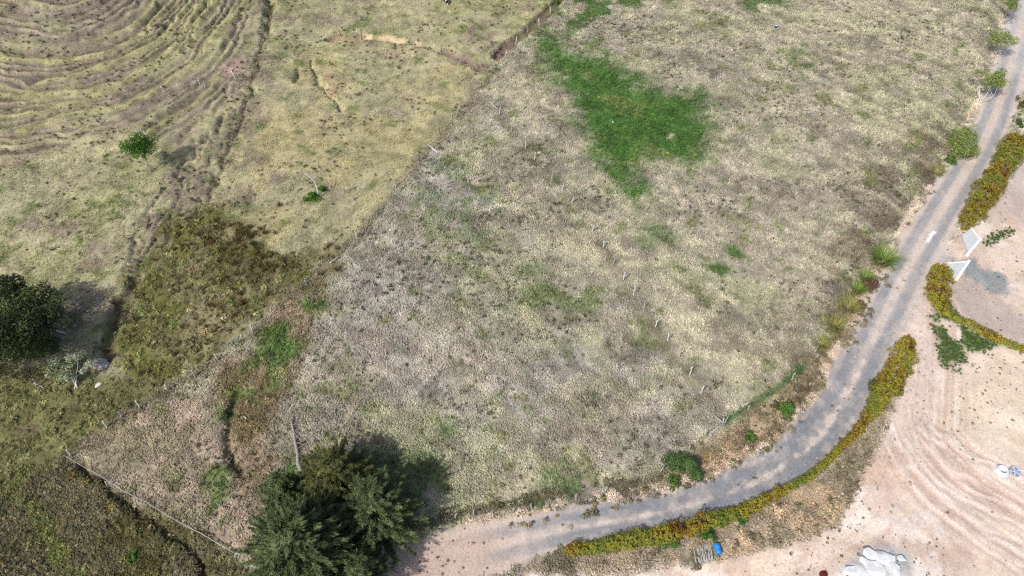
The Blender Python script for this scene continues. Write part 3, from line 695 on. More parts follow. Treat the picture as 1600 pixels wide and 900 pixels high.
# dark wiry tussocks dotted through the dry fields
p = candidates(2.2)
k = (rng.random(len(p)) < hget(p[:, 0], p[:, 1], grassy * (1 - GREEN) * (0.04 + 0.9 * sstep(0.52, 0.66, fbm(X, Y, 5.5, 3, 150)) * (0.35 + 0.65 * field) + 0.35 * M['darkfield'] + 0.2 * M['pinkfield'] * field)))
tcl = np.where(rng.random((k.sum(), 1)) < 0.35, lin((92, 98, 58)), lin((104, 92, 74)))
scatter('wiry_tussocks', 'wiry', p[k], jitter(tcl, 0.25, 0.06), rng.uniform(0.45, 1.15, k.sum()), 'dark wiry tussocks dotted through the dry fields', 'grass')
# rushes and tall tussocks in the wet hollow, scrubby growth below it
p = candidates(3.0)
mk = hget(p[:, 0], p[:, 1], np.maximum(M['marshdark'] * sstep(0.46, 0.58, nC) * 0.65, 0.22 * M['marsh'] * sstep(0.48, 0.58, nC)))
k = rng.random(len(p)) < mk
scatter('rushes', 'rush', p[k], jitter(np.tile(lin((104, 92, 52)), (k.sum(), 1)), 0.3, 0.1), rng.uniform(0.6, 1.25, k.sum()), 'dark olive rushes massed in the wet hollow', 'rushes')
p = candidates(7.0)
sel = np.maximum.reduce([0.7 * M['scrub'], 0.35 * M['leftlow'], 0.35 * M['marsh'], 0.55 * ch_gully, 0.5 * M['bank'] * sstep(0.46, 0.56, nC), 0.5 * M['verge'] * sstep(0.5, 0.58, nC), 0.25 * M['gullystrip'], 0.5 * vergeweed])
k = rng.random(len(p)) < hget(p[:, 0], p[:, 1], sel)
wc = hget(p[k, 0], p[k, 1], C); lum = wc.mean(1, keepdims=True); wc = np.where(lum > 0.16, lin((122, 114, 86)), wc)
scatter('low_scrub', 'weed', p[k], jitter(wc * 1.4, 0.32, 0.05), rng.uniform(0.5, 1.5, k.sum()), 'low tangled scrub and weeds along the ditches and banks', 'scrub')
# weeds that dot the bare yard and the edges of the road
p = candidates(9.0)
sp_y = (M['yard'] * (1 - M['bank'])) * sstep(0.55, 0.66, fbm(X, Y, 5, 3, 130)) * 0.8 * (1 - trk)
dots = np.maximum.reduce([poly_mask([(640, 850), (740, 832), (790, 850), (740, 880), (680, 910), (620, 910)], 1.5, 1, 1) * 0.65, poly_mask([(1250, 850), (1330, 790), (1340, 860), (1290, 910), (1200, 910)], 2, 1, 1) * 0.5,
    poly_mask([(1400, 855), (1470, 850), (1480, 910), (1410, 910)], 2, 1, 1) * 0.4, poly_mask([(1480, 560), (1600, 540), (1620, 640), (1500, 660), (1470, 610)], 2, 1, 1) * 0.35, poly_mask([(1470, 660), (1500, 680), (1515, 715), (1485, 700)], 0.8, 0.5, 0.5) * 0.9])
sel = np.maximum(np.maximum(sp_y * 0.12, np.maximum(dots * 0.7, 0.25 * poly_mask([(1515, 412), (1570, 430), (1570, 460), (1520, 440)], 0.6, 0.8, 0.4))), road_in * sstep(0.30, 0.05, np.abs(across - 0.05)) * sstep(34, 44, pR) * sstep(0.55, 0.66, fbm(pR * 1.0, across, 3, 2, 131)) * 0.5 * (pR < 75))
k = rng.random(len(p)) < hget(p[:, 0], p[:, 1], sel)
scatter('yard_weeds', 'weed', p[k], jitter(np.tile(lin((104, 98, 74)), (k.sum(), 1)), 0.25, 0.1), 0.10 + 0.5 * rng.random(k.sum()) ** 3, 'small dark weeds dotting the bare pale yard and road', 'weeds')

# ------------------------------------------------------------------ plants as things
def at(px, py, z=0.0):
    """point at height z above the terrain, seen where the photograph shows pixel (px, py)"""
    dx, dy, dz = [float(v[0]) for v in rays([px], [py])]
    gz = 0.0
    for _ in range(9):
        t = (gz + z - CAM_H) / dz; gz = 0.5 * gz + 0.5 * float(hget(dx * t, dy * t)[0])
    t = (gz + z - CAM_H) / dz
    return Vector((dx * t, dy * t, gz + z))
def unit(a): return a / np.maximum(np.linalg.norm(a, axis=1, keepdims=True), 1e-6)
def leaf_quads(cen, nrm, size, aspect=0.5, along=None):
    n = len(cen); r = rng.normal(0, 1, (n, 3)) if along is None else along
    u = unit(r - nrm * (r * nrm).sum(1, keepdims=True)); w_ = np.cross(nrm, u)
    s_ = np.asarray(size).reshape(-1, 1) * np.ones((n, 1))
    V = np.stack([cen - u * s_, cen + w_ * s_ * aspect, cen + u * s_, cen - w_ * s_ * aspect], 1).reshape(-1, 3)
    return V, np.arange(4 * n, dtype=np.int32).reshape(n, 4)
def foliage(name, cen, nrm, size, lc, material, parent, aspect=0.5, along=None):
    cen = cen - np.array(parent.location)
    V, F = leaf_quads(cen, unit(nrm), size, aspect, along)
    return mesh_np(name, V, F, material, parent, False, {'lc': ('FACE', 'FLOAT', np.clip(lc, 0, 1).astype(np.float32))})
def clump_points(cl, per, shell=0.55, up=0.25):
    """leaves on the shells of many small clumps"""
    cs, ns, ls = [], [], []
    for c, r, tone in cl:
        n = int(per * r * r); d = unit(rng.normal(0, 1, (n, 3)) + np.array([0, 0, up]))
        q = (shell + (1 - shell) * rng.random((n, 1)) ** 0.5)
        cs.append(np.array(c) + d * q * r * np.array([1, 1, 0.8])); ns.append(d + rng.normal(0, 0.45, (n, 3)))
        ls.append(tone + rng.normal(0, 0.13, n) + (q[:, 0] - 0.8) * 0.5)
    return np.concatenate(cs), np.concatenate(ns), np.concatenate(ls)
def pal(*cs): return [(i / (len(cs) - 1), lin(c)) for i, c in enumerate(cs)]
m_lf_green = leaf_material('leaf_bright_green', pal((40, 70, 18), (70, 118, 34), (112, 164, 56)))
m_lf_bush = leaf_material('leaf_bush_green', pal((50, 72, 32), (90, 126, 56), (140, 172, 88)))
m_lf_blue = leaf_material('leaf_blue_green', pal((56, 82, 46), (88, 122, 68), (126, 156, 96)))
m_lf_dark = leaf_material('leaf_dark', pal((40, 50, 28), (70, 84, 48), (118, 130, 82)))
m_lf_pale = leaf_material('leaf_pale', pal((116, 130, 88), (172, 182, 142), (230, 232, 212)))
m_lf_feather = leaf_material('leaf_feathery', pal((44, 55, 34), (88, 101, 63), (146, 155, 106)), trans=0.15)
m_lf_olive = leaf_material('leaf_olive', pal((52, 58, 30), (92, 98, 56), (138, 138, 78)), trans=0.15)
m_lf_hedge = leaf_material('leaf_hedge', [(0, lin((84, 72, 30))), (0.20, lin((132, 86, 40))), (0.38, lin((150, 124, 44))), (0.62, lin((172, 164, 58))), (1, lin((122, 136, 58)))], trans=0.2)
m_lf_road = leaf_material('leaf_roadside', pal((92, 108, 52), (142, 160, 88), (186, 198, 124)))
m_lf_red = leaf_material('leaf_rust', pal((72, 50, 44), (112, 82, 70), (146, 116, 98)))
m_lf_cane = leaf_material('blade_green', pal((74, 98, 40), (122, 150, 64), (176, 194, 106)))
m_lf_caney = leaf_material('blade_yellow', pal((112, 116, 52), (152, 152, 80), (192, 186, 116)))
m_lf_flower = leaf_material('yellow_flower', pal((150, 130, 20), (200, 176, 30), (226, 204, 60)))

def limb(mb, a, b, r0, r1, bend=0.15, n=5, seg=6):
    a, b = Vector(a), Vector(b); L = (b - a).length
    off = Vector((random.gauss(0, 1), random.gauss(0, 1), random.gauss(0, 0.4))) * L * bend
    pts = [a.lerp(b, i / seg) + off * math.sin(math.pi * i / seg) * 0.5 for i in range(seg + 1)]
    mb.tube(pts, [r0 + (r1 - r0) * i / seg for i in range(seg + 1)], n); return pts
def broad_tree(name, base, cc, rad, nclump, cr, per, size, material, barkm, label, cat='tree', trunk_r=0.14, stems=1, lo=0.0, group=None, flat_=0.75):
    """base: foot; cc: crown centre; rad: (rx, ry, rz)"""
    root = empty(name, base); tag(root, label, cat, group)
    off = -Vector(base); mb = MB(); cl = []
    for i in range(nclump):
        d = Vector((random.gauss(0, 1), random.gauss(0, 1), random.gauss(0, 1))); d.normalize(); q = random.random() ** 0.4
        p_ = Vector(cc) + Vector((d.x * rad[0], d.y * rad[1], max(d.z, -flat_) * rad[2])) * q
        cl.append((tuple(p_), cr * random.uniform(0.6, 1.25), 0.45 + random.gauss(0, 0.14)))
    tips = random.sample(cl, min(len(cl), max(6, nclump // 3)))
    for s_ in range(stems):
        b0 = Vector((random.gauss(0, 0.12) * (stems > 1), random.gauss(0, 0.12) * (stems > 1), -0.1))
        fork = b0.lerp(Vector(cc) + off, 0.55) + Vector((random.gauss(0, 0.2), random.gauss(0, 0.2), 0)) * (1 + (stems > 1) * 2)
        tm = MB(); limb(tm, b0, fork, trunk_r, trunk_r * 0.6, 0.08, 8); tm.build('trunk', barkm, root, True)
        for c_, r_, _t in tips[s_::stems]: limb(mb, fork, Vector(c_) + off, trunk_r * 0.45, trunk_r * 0.12, 0.12)
    mb.build('branches', barkm, root, True)
    c, nn, lc = clump_points(cl, per)
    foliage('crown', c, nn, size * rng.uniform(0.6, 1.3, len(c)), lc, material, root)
    return root
def bush(name, px, py, r, h, material, label, n=None, size=0.09, stretch=(1, 1), ang=0, cat='bush', twigs=True):
    base = P3(px, py); root = empty(name, base); tag(root, label, cat)
    cl = []; lobes = [(0, 0, 1.0)] + [(random.gauss(0, 0.38) * r, random.gauss(0, 0.38) * r, random.uniform(0.5, 0.95)) for _ in range(4)]
    for i in range(int(16 + 13 * r * r)):
        lx, ly, lh = random.choice(lobes)
        a = random.uniform(0, 6.283); q = random.random() ** 0.5 * 0.62; x, y = (lx + r * q * math.cos(a)) * stretch[0], (ly + r * q * math.sin(a)) * stretch[1]
        x, y = x * math.cos(ang) - y * math.sin(ang), x * math.sin(ang) + y * math.cos(ang)
        cl.append(((base.x + x * random.uniform(0.8, 1.3), base.y + y * random.uniform(0.8, 1.3), base.z + lh * h * (0.95 - 0.75 * q * q) * random.uniform(0.35, 0.95)), r * random.uniform(0.16, 0.42) + 0.06, 0.5 + random.gauss(0, 0.15)))
    c, nn, lc = clump_points(cl, n or 420 / max(r, 0.6))
    c[:, 2] = np.maximum(c[:, 2], base.z + 0.03)
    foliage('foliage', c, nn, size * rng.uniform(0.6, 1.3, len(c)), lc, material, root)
    mb = MB()
    for c_, r_, _t in cl[:7]: limb(mb, (0, 0, -0.1), Vector(c_) - base, 0.035, 0.012, 0.15, 4, 4)
    tag(mb.build('stems', m_barkd, root), kind='stuff')
    return root

# round leafy tree on the slope
random.seed(21)
broad_tree('tree', P3(237, 268), at(216, 229, 4.0), (2.3, 2.0, 1.5), 34, 0.85, 210, 0.11, m_lf_green, m_bark, 'round bright green tree with thin pale trunk on the left slope', trunk_r=0.11)
# big dark tree at the left edge
broad_tree('tree', P3(-8, 562), at(-4, 512, 4.8), (6.8, 6.2, 3.2), 140, 1.3, 170, 0.15, m_lf_dark, m_bark, 'big dark broad-crowned tree cut off by the left edge', trunk_r=0.3, stems=2)
# pale-leaved shrubby tree in front of it
broad_tree('tree', P3(118, 606), at(105, 572, 1.8), (2.3, 1.9, 1.2), 34, 0.55, 420, 0.11, m_lf_pale, m_pale, 'small whitish-leaved tree with bare pale branches beside the grey boulder', trunk_r=0.07, stems=3)
bush('bush', 78, 545, 1.0, 1.6, m_lf_blue, 'green leafy shrub between the big dark tree and the pale-leaved tree', size=0.11)
# roadside trees, upper right
broad_tree('tree', P3(1532, 160), at(1550, 124, 3.0), (2.4, 2.2, 0.9), 30, 0.75, 260, 0.11, m_lf_road, m_pale, 'lowest of the three pale-trunked roadside trees, with several white stems', trunk_r=0.07, stems=4)
broad_tree('tree', P3(1550, 100), at(1567, 60, 3.6), (2.1, 1.8, 1.1), 24, 0.75, 200, 0.11, m_lf_road, m_bark, 'slim thin-crowned roadside tree, the middle one of three', trunk_r=0.07, stems=1)
broad_tree('tree', P3(1566, 38), at(1584, 4, 3.4), (2.2, 1.8, 0.9), 24, 0.75, 210, 0.11, m_lf_road, m_bark, 'roadside tree at the top right corner, its crown cut by the frame', trunk_r=0.08, stems=2)

def feather_tree(name, base, top, radius, nbr, strips, slen, material, label, rise=0.55, lowest=0.12, power=1.3):
    """plumed tree: branches sweep out and up, each one a plume of fine sprays"""
    root = empty(name, base); tag(root, label, 'tree'); base = Vector(base); top = Vector(top); h = (top - base).length
    mb = MB(); limb(mb, (0, 0, -0.2), top - base, 0.24, 0.04, 0.03, 8, 10); mb.build('trunk', m_barkd, root, True)
    br = MB(); cs, ns, al, ls, sz = [], [], [], [], []
    for i in range(nbr):
        f = lowest + (1 - lowest) * (i + random.random()) / nbr; a = i * 2.399 + random.uniform(-0.5, 0.5)
        L = radius * max(0.15, (1 - f ** power)) * random.uniform(0.7, 1.12) + 0.5
        st_ = base.lerp(top, f); d = Vector((math.cos(a), math.sin(a), rise * random.uniform(0.5, 1.5))).normalized()
        en = st_ + d * L + Vector((0, 0, -0.06 * L * L * 0.5))
        if L > 1.0: limb(br, st_ - base, en - base, 0.04, 0.012, 0.05, 4, 3)
        n = int(strips * (0.4 + L / radius)); tt = 0.25 + 0.78 * rng.random(n) ** 0.7
        env = 0.42 * np.sin(np.clip(tt, 0, 1) * 2.7 + 0.25) + 0.06
        c = np.array(st_) + np.outer(tt, np.array(en - st_)) + rng.normal(0, 0.42, (n, 3)) * env[:, None] * np.array([1, 1, 0.7])
        cs.append(c); dd = np.array(d) + rng.normal(0, 0.28, (n, 3)) + np.array([0, 0, 0.05]); al.append(dd)
        ns.append(rng.normal(0, 0.6, (n, 3)) + np.array([0, 0, 1.0]) + np.array(d) * 0.4)
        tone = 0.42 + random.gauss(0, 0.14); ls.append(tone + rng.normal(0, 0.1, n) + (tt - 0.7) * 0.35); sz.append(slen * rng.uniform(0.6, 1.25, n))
    br.build('branches', m_barkd, root)
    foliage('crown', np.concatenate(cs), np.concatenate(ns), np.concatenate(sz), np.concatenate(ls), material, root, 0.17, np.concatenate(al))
    return root
random.seed(33)
feather_tree('conifer_tree', P3(488, 897), at(450, 826, 11.0), 6.2, 320, 130, 0.26, m_lf_feather, 'largest grey-green feathery tree, cut by the bottom edge beside the road end', power=1.9)
feather_tree('conifer_tree', P3(598, 838), at(578, 768, 7.6), 4.7, 240, 130, 0.2, m_lf_feather, 'dense upright feathery tree nearest the end of the gravel road', rise=0.75, power=2.2)
feather_tree('conifer_tree', P3(530, 772), at(517, 722, 6.0), 4.1, 180, 120, 0.2, m_lf_olive, 'olive feathery tree standing behind the two larger feathery trees', rise=0.6, power=2.2)
feather_tree('conifer_tree', P3(452, 800), at(437, 748, 5.5), 3.0, 120, 100, 0.2, m_lf_feather, 'thin-crowned feathery tree below the end of the fallen grey trunk', rise=0.7)
feather_tree('conifer_tree', P3(575, 925), at(556, 880, 6.5), 3.4, 130, 100, 0.2, m_lf_feather, 'dark feathery tree at the bottom edge in the shade of the largest one', rise=0.7)

# bushes
random.seed(5)
bush('bush', 1068, 728, 1.35, 1.9, m_lf_blue, 'largest rounded blue-green bush on the verge above the gravel road', n=900, size=0.075, stretch=(1.25, 0.85), ang=R(-50))
bush('bush', 1048, 754, 0.68, 0.9, m_lf_bush, 'small bright bush just below the largest blue-green bush', size=0.085)
bush('bush', 1173, 685, 0.66, 0.9, m_lf_bush, 'small bright bush alone in the pinkish dry grass by the road', size=0.085)
bush('bush', 1227, 642, 0.9, 1.3, m_lf_bush, 'tall light green bush beside the eroded pale cut above the road', size=0.1, stretch=(0.75, 1.25))
bush('bush', 1212, 640, 0.55, 0.8, m_lf_olive, 'low olive shrub on the left of the tall light green bush', size=0.08)
bush('bush', 1053, 851, 0.68, 1.0, m_lf_bush, 'dark green round bush under the hedge, left of the pole row', size=0.1)
bush('bush', 1105, 836, 0.78, 1.1, m_lf_bush, 'green round bush under the hedge right above the pole row', size=0.1)
bush('bush', 1157, 814, 0.6, 0.8, m_lf_blue, 'small dull green bush under the hedge right of the blue drum', size=0.09)
bush('bush', 1497, 236, 2.5, 2.3, m_lf_road, 'wide grey-green bush beside the upper stretch of the road', size=0.1, stretch=(1.2, 0.85), ang=R(45))
bush('bush', 1487, 254, 0.8, 1.1, m_lf_bush, 'small bright green bush at the foot of the wide grey-green one', size=0.09)
bush('bush', 868, 5, 0.75, 1.1, m_lf_olive, 'dark shrub by the fence at the top edge', size=0.1)
bush('bush', 1360, 449, 1.25, 0.9, m_lf_red, 'reddish-brown withered shrub between tall grass and the road', size=0.08, stretch=(0.8, 1.3), ang=R(-30))
bush('bush', 1343, 478, 0.9, 0.7, m_lf_red, 'smaller reddish-brown withered shrub above the stony road edge', size=0.08)
bush('bush', 488, 310, 0.75, 0.9, m_lf_green, 'bright green shrub at the foot of the bare white tree', size=0.1, stretch=(1.2, 0.9), ang=R(35))
bush('bush', 502, 299, 0.6, 0.9, m_lf_green, 'small dark shrub just behind the bare white trunk', size=0.1)
bush('bush', 1400, 612, 0.75, 0.8, m_lf_blue, 'low dark green weed bush against the back of the hedge bend', size=0.1)
bush('bush', 1362, 604, 0.8, 0.6, m_lf_olive, 'low dull weed bush on the road side of the hedge bend', size=0.1, stretch=(0.6, 1.4), ang=R(-30))
bush('bush', 207, 872, 0.55, 0.7, m_lf_bush, 'small fresh green shrub in the dark bottom-left scrub', size=0.09)
for i, (px, py, lb) in enumerate(((117, 742, 'yellow-flowering weed nearest the top end of the fallen pole'), (137, 758, 'yellow-flowering weed a step below the pole, right of another one'), (176, 792, 'sparse yellow-flowering weed beside the dark ditch'), (8, 880, 'yellow-flowering weed near the bottom left corner'))):
    bush('flowering_weed', px, py, 0.28, 0.55, m_lf_flower, lb, n=260, size=0.06, cat='weed')
bush('flowering_weed', 1103, 716, 0.22, 0.35, m_lf_flower, 'tiny yellow-green weed in the shade of the largest blue-green bush', n=260, size=0.06, cat='weed')
bush('bush', 1600, 165, 0.9, 1.0, m_lf_olive, 'dull weedy shrub on the right verge at the frame edge', size=0.09, stretch=(0.7, 1.6))
bush('bush', 1592, 195, 0.7, 0.7, m_lf_blue, 'low weedy shrub on the right verge above the upper hedge', size=0.09, stretch=(0.7, 1.5))

# tall grass clumps
def tall_grass(px, py, r, h, n, material, label):
    base = P3(px, py); V = []; F = []; L = []
    for i in range(n):
        a = random.uniform(0, 6.283); q = random.random() ** 0.5 * r * 0.55; b0 = Vector((q * math.cos(a), q * math.sin(a), -0.05))
        a2 = a + random.gauss(0, 0.7); out = r * random.uniform(0.3, 1.25); hh = h * random.uniform(0.5, 1.2); w_ = random.uniform(0.025, 0.05); tone = random.random()
        sd = Vector((-math.sin(a2), math.cos(a2), 0)) * w_; k = len(V)
        for j in range(5):
            t_ = j / 4; p_ = b0 + Vector((math.cos(a2) * out * t_ ** 1.6, math.sin(a2) * out * t_ ** 1.6, hh * (1.25 * t_ - 0.45 * t_ * t_)))
            s_ = sd * (1 - 0.85 * t_); V += [p_ - s_, p_ + s_]
        for j in range(4): F.append((k + 2 * j, k + 2 * j + 1, k + 2 * j + 3, k + 2 * j + 2)); L.append(min(1, max(0, tone * 0.7 + 0.3 * j / 3)))
    root = empty('tall_grass', base)
    mesh_np('blades', [tuple(v) for v in V], F, material, root, False, {'lc': ('FACE', 'FLOAT', np.array(L, np.float32))})
    # withered blades lying round the foot
    V = []; F = []
    for i in range(60):
        a = random.uniform(0, 6.283); q0 = r * random.uniform(0.2, 0.6); q1 = r * random.uniform(0.7, 1.15); k = len(V); w_ = 0.02
        z0 = float(hget(base.x + q0 * math.cos(a), base.y + q0 * math.sin(a))[0]) - base.z; z1 = float(hget(base.x + q1 * math.cos(a + .3), base.y + q1 * math.sin(a + .3))[0]) - base.z
        p0 = Vector((q0 * math.cos(a), q0 * math.sin(a), z0 + 0.18)); p1 = Vector((q1 * math.cos(a + .3), q1 * math.sin(a + .3), z1 + 0.06)); sd = Vector((-math.sin(a), math.cos(a), 0)) * w_
        V += [p0 - sd, p0 + sd, p1 + sd * 0.4, p1 - sd * 0.4]; F.append((k, k + 1, k + 2, k + 3))
    mesh_np('withered_blades', [tuple(v) for v in V], F, m_lf_caney, root, False, {'lc': ('FACE', 'FLOAT', rng.random(len(F)).astype(np.float32))})
    return tag(root, label, 'grass clump')
random.seed(8)
tall_grass(1378, 408, 1.9, 1.9, 260, m_lf_cane, 'largest bright green fountain of tall grass by the road')
tall_grass(1352, 436, 1.0, 1.2, 150, m_lf_cane, 'small green tall grass clump left of the reddish-brown shrub')
tall_grass(1338, 455, 1.0, 1.3, 160, m_lf_cane, 'slender pale green grass clump just left of the withered shrubs')
tall_grass(1322, 484, 1.5, 1.6, 190, m_lf_caney, 'yellow-green tall grass clump with the widest tuft above the stony edge')
tall_grass(1303, 512, 1.4, 1.5, 160, m_lf_caney, 'yellow-green tall grass clump, second of the yellowish row going down')
tall_grass(1282, 540, 1.0, 1.1, 150, m_lf_caney, 'lowest and smallest yellow-green tall grass clump of the row')
tall_grass(1463, 270, 1.1, 1.0, 120, m_lf_caney, 'sparse pale grass clump beside the upper road, below the wide bush')

# hedges of golden-leaved shrubs
def hedge(px, hw, h, label, dens=230, seed=0):
    c = P(px); n = len(px); cd = densify(c, False, 8); par = np.arange(len(cd)) / 8.0
    W = np.interp(par, np.arange(n), hw); H = np.interp(par, np.arange(n), h)
    seg = np.linalg.norm(np.diff(cd, axis=0), axis=1); cum = np.concatenate([[0], np.cumsum(seg)]); Lt = cum[-1]
    base = Vector((cd[len(cd) // 2][0], cd[len(cd) // 2][1], 0)); base.z = float(hget(base.x, base.y)[0])
    root = empty('hedge', base)
    tan = np.gradient(cd, axis=0); tan = tan / np.linalg.norm(tan, axis=1, keepdims=True)
    def ev(s):
        q = np.interp(s, cum, np.arange(len(cd)))
        f = lambda A: np.interp(q, np.arange(len(cd)), A)
        return np.stack([f(cd[:, 0]), f(cd[:, 1])], 1), np.stack([-f(tan[:, 1]), f(tan[:, 0])], 1), f(W), f(H)
    PER = 9
    N_ = int(Lt * np.mean(W * 2 + H * 1.6) * dens / PER)
    s = rng.uniform(0, Lt, N_ * 3); keepw = np.interp(s, cum, W + H * 0.5); s = s[rng.random(len(s)) < keepw / keepw.max()][:N_]
    c2, nr_, w_, h_ = ev(s); th = rng.uniform(0.03, 0.97, len(s)) * math.pi
    end = np.clip(np.minimum(s, Lt - s) / 0.7, 0.15, 1) ** 0.5
    sidev = np.where(th > math.pi / 2, 40.0, 0.0)
    plant = fbm(s + 0 * th, sidev, 0.9, 2, 240 + seed)                      # single shrubs in the row
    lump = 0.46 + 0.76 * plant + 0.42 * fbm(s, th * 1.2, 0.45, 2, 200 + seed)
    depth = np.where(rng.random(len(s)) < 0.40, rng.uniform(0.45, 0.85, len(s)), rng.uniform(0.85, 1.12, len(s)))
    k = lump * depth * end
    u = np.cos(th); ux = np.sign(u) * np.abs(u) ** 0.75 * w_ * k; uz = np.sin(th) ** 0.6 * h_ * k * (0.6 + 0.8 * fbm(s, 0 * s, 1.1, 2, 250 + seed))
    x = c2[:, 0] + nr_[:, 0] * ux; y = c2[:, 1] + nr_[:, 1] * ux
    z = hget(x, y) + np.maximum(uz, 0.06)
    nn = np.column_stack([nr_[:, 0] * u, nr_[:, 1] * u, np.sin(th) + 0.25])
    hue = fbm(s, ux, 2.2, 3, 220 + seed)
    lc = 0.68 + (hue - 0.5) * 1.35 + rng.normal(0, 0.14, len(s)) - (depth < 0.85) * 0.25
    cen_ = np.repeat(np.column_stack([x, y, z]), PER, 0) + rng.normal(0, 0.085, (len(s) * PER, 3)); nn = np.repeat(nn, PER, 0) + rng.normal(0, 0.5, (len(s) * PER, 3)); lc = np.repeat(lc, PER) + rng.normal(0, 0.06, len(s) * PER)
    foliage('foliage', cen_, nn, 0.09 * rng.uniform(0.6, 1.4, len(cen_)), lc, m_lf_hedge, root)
    mb = MB()
    for q in np.arange(0.4, Lt - 0.2, 0.7):
        cc_, nn_, ww, hh = ev(np.array([q])); p0 = Vector((cc_[0, 0], cc_[0, 1], float(hget(cc_[0, 0], cc_[0, 1])[0]))) - base
        for j in range(3): limb(mb, p0 - Vector((0, 0, 0.1)), p0 + Vector((random.gauss(0, ww[0] * 0.4), random.gauss(0, ww[0] * 0.4), hh[0] * 0.8)), 0.03, 0.01, 0.1, 4, 3)
    tag(mb.build('stems', m_barkd, root), kind='stuff')
    return tag(root, label, 'hedge')
random.seed(9)
hedge([(1420, 530), (1412, 552), (1398, 580), (1384, 605), (1367, 634), (1345, 666), (1316, 698), (1286, 727), (1251, 754), (1211, 775), (1160, 799), (1110, 817), (1050, 834), (990, 846), (930, 856), (882, 862)],
      [0.6, 1.05, 1.25, 1.2, 0.8, 0.42, 0.32, 0.3, 0.34, 0.42, 0.6, 0.72, 0.78, 0.75, 0.66, 0.4], [0.9, 1.3, 1.4, 1.35, 1.2, 0.85, 0.7, 0.7, 0.75, 0.9, 1.1, 1.25, 1.3, 1.2, 1.0, 0.65], 'long curved golden hedge following the lower bend of the road', seed=1)
hedge([(1503, 360), (1515, 342), (1532, 315), (1550, 288), (1566, 258), (1580, 232), (1590, 216)], [0.5, 1.2, 1.4, 1.5, 1.55, 1.5, 1.1], [0.9, 1.3, 1.5, 1.5, 1.5, 1.5, 1.2], 'broad straight gold and rust hedge beside the upper road', seed=2)
hedge([(1598, 232), (1612, 224), (1640, 210)], [0.9, 1.2, 1.2], [1.1, 1.3, 1.3], 'short piece of hedge at the right edge next to the broad one', seed=3)
hedge([(1468, 420), (1464, 440), (1462, 462), (1467, 482), (1482, 494), (1502, 504), (1525, 517), (1550, 528), (1580, 540), (1615, 556)], [0.65, 1.2, 1.35, 1.05, 0.6, 0.5, 0.55, 0.5, 0.45, 0.45], [1.0, 1.4, 1.5, 1.2, 0.8, 0.7, 0.65, 0.6, 0.6, 0.6], 'bulky hedge with a thin low tail running right, opposite the upper hedge', seed=4)

# ------------------------------------------------------------------ fences, posts, timber
def post_mesh(name, h, r, material, seed):
    rr = random.Random(seed); mb = MB(); n = 5
    pts = [Vector((rr.gauss(0, 0.015) * i, rr.gauss(0, 0.015) * i, -0.25 + (h + 0.25) * i / n)) for i in range(n + 1)]
    mb.tube(pts, [r * rr.uniform(0.85, 1.1) for _ in pts], 7)
    o = mb.build(name, material); me = o.data; bpy.data.objects.remove(o); return me
POSTS = {'pale': [post_mesh('post', 1.35, 0.07, m_pale, s) for s in (1, 2, 3)], 'grey': [post_mesh('post', 1.25, 0.065, m_wood, s) for s in (4, 5, 6)], 'dark': [post_mesh('post', 1.2, 0.06, m_woodd, s) for s in (7, 8, 9)]}
def fence(label, px, kinds='grey', rails=(), lean=0.06, skip=(), wires=(0.45, 0.8, 1.1)):
    pts = [P3(*p_) for p_ in px]; base = pts[0]; root = empty('wire_fence', base); tag(root, label, 'fence')
    for i, q in enumerate(pts):
        if i in skip: continue
        kd = kinds if isinstance(kinds, str) else kinds[i % len(kinds)]
        o = bpy.data.objects.new('post', random.choice(POSTS[kd])); link(o, root); o.location = q - base
        o.rotation_euler = (random.gauss(0, lean), random.gauss(0, lean), random.uniform(0, 6)); s_ = random.uniform(0.85, 1.12); o.scale = (1, 1, s_)
    for z in wires:
        mb = MB(); mb.tube([q - base + Vector((0, 0, z)) for q in pts], 0.006, 3, False); mb.build('wire', m_wire, root)
    for (a, za, b, zb) in rails:
        A, B = at(a[0], a[1], za) - base, at(b[0], b[1], zb) - base
        mb = MB(); mb.tube([A, A.lerp(B, 0.5) + Vector((0, 0, -0.03)), B], [0.075, 0.07, 0.06], 7); mb.build('rail', m_wood, root, True)
    return root
random.seed(15)
fence('upper fence of pale posts along the eroded ditch to the top edge', [(900, -12), (880, 10), (860, 21), (842, 40), (825, 50), (806, 69), (790, 89), (772, 110)], ('pale', 'grey', 'pale'), [((791, 84), 0.9, (808, 72), 0.9)])
fence('long boundary fence running down left from the track corner to the wet hollow', [(772, 112), (753, 139), (735, 158), (719, 170), (706, 183), (688, 212), (656, 252), (618, 294), (592, 337), (574, 356), (558, 374), (537, 391), (515, 409), (498, 431), (478, 446), (452, 468), (425, 491), (395, 520), (368, 542), (342, 564)],
      ('grey', 'dark', 'grey', 'pale', 'grey', 'dark', 'dark'), [((515, 411), 0.35, (531, 399), 0.5)])
fence('lower left fence between the olive pasture and the pinkish paddock', [(342, 564), (305, 590), (264, 611), (243, 623), (220, 639), (192, 652), (168, 669), (135, 693), (112, 713)], ('pale', 'grey', 'pale', 'grey'))
fence('sparse fence of dark posts along the eroded track at the top', [(438, 94), (461, 88), (500, 66), (532, 56), (565, 62), (592, 53), (640, 70), (690, 82), (720, 98), (747, 108), (771, 111)], ('dark', 'dark', 'grey'))
fence('fence of pale posts crossing the middle of the dry field', [(772, 160), (780, 180), (800, 206), (821, 232), (835, 251), (862, 283), (878, 299), (893, 318), (910, 341), (925, 363), (942, 388), (958, 414), (974, 438), (990, 461), (1006, 483), (1023, 512), (1043, 533), (1060, 560), (1078, 586), (1095, 614), (1113, 642), (1131, 662)],
      ('pale', 'pale', 'grey'), [((765, 158), 0.9, (778, 170), 0.9), ((1115, 648), 0.3, (1131, 661), 0.6), ((1131, 661), 0.6, (1103, 681), 0.1)])
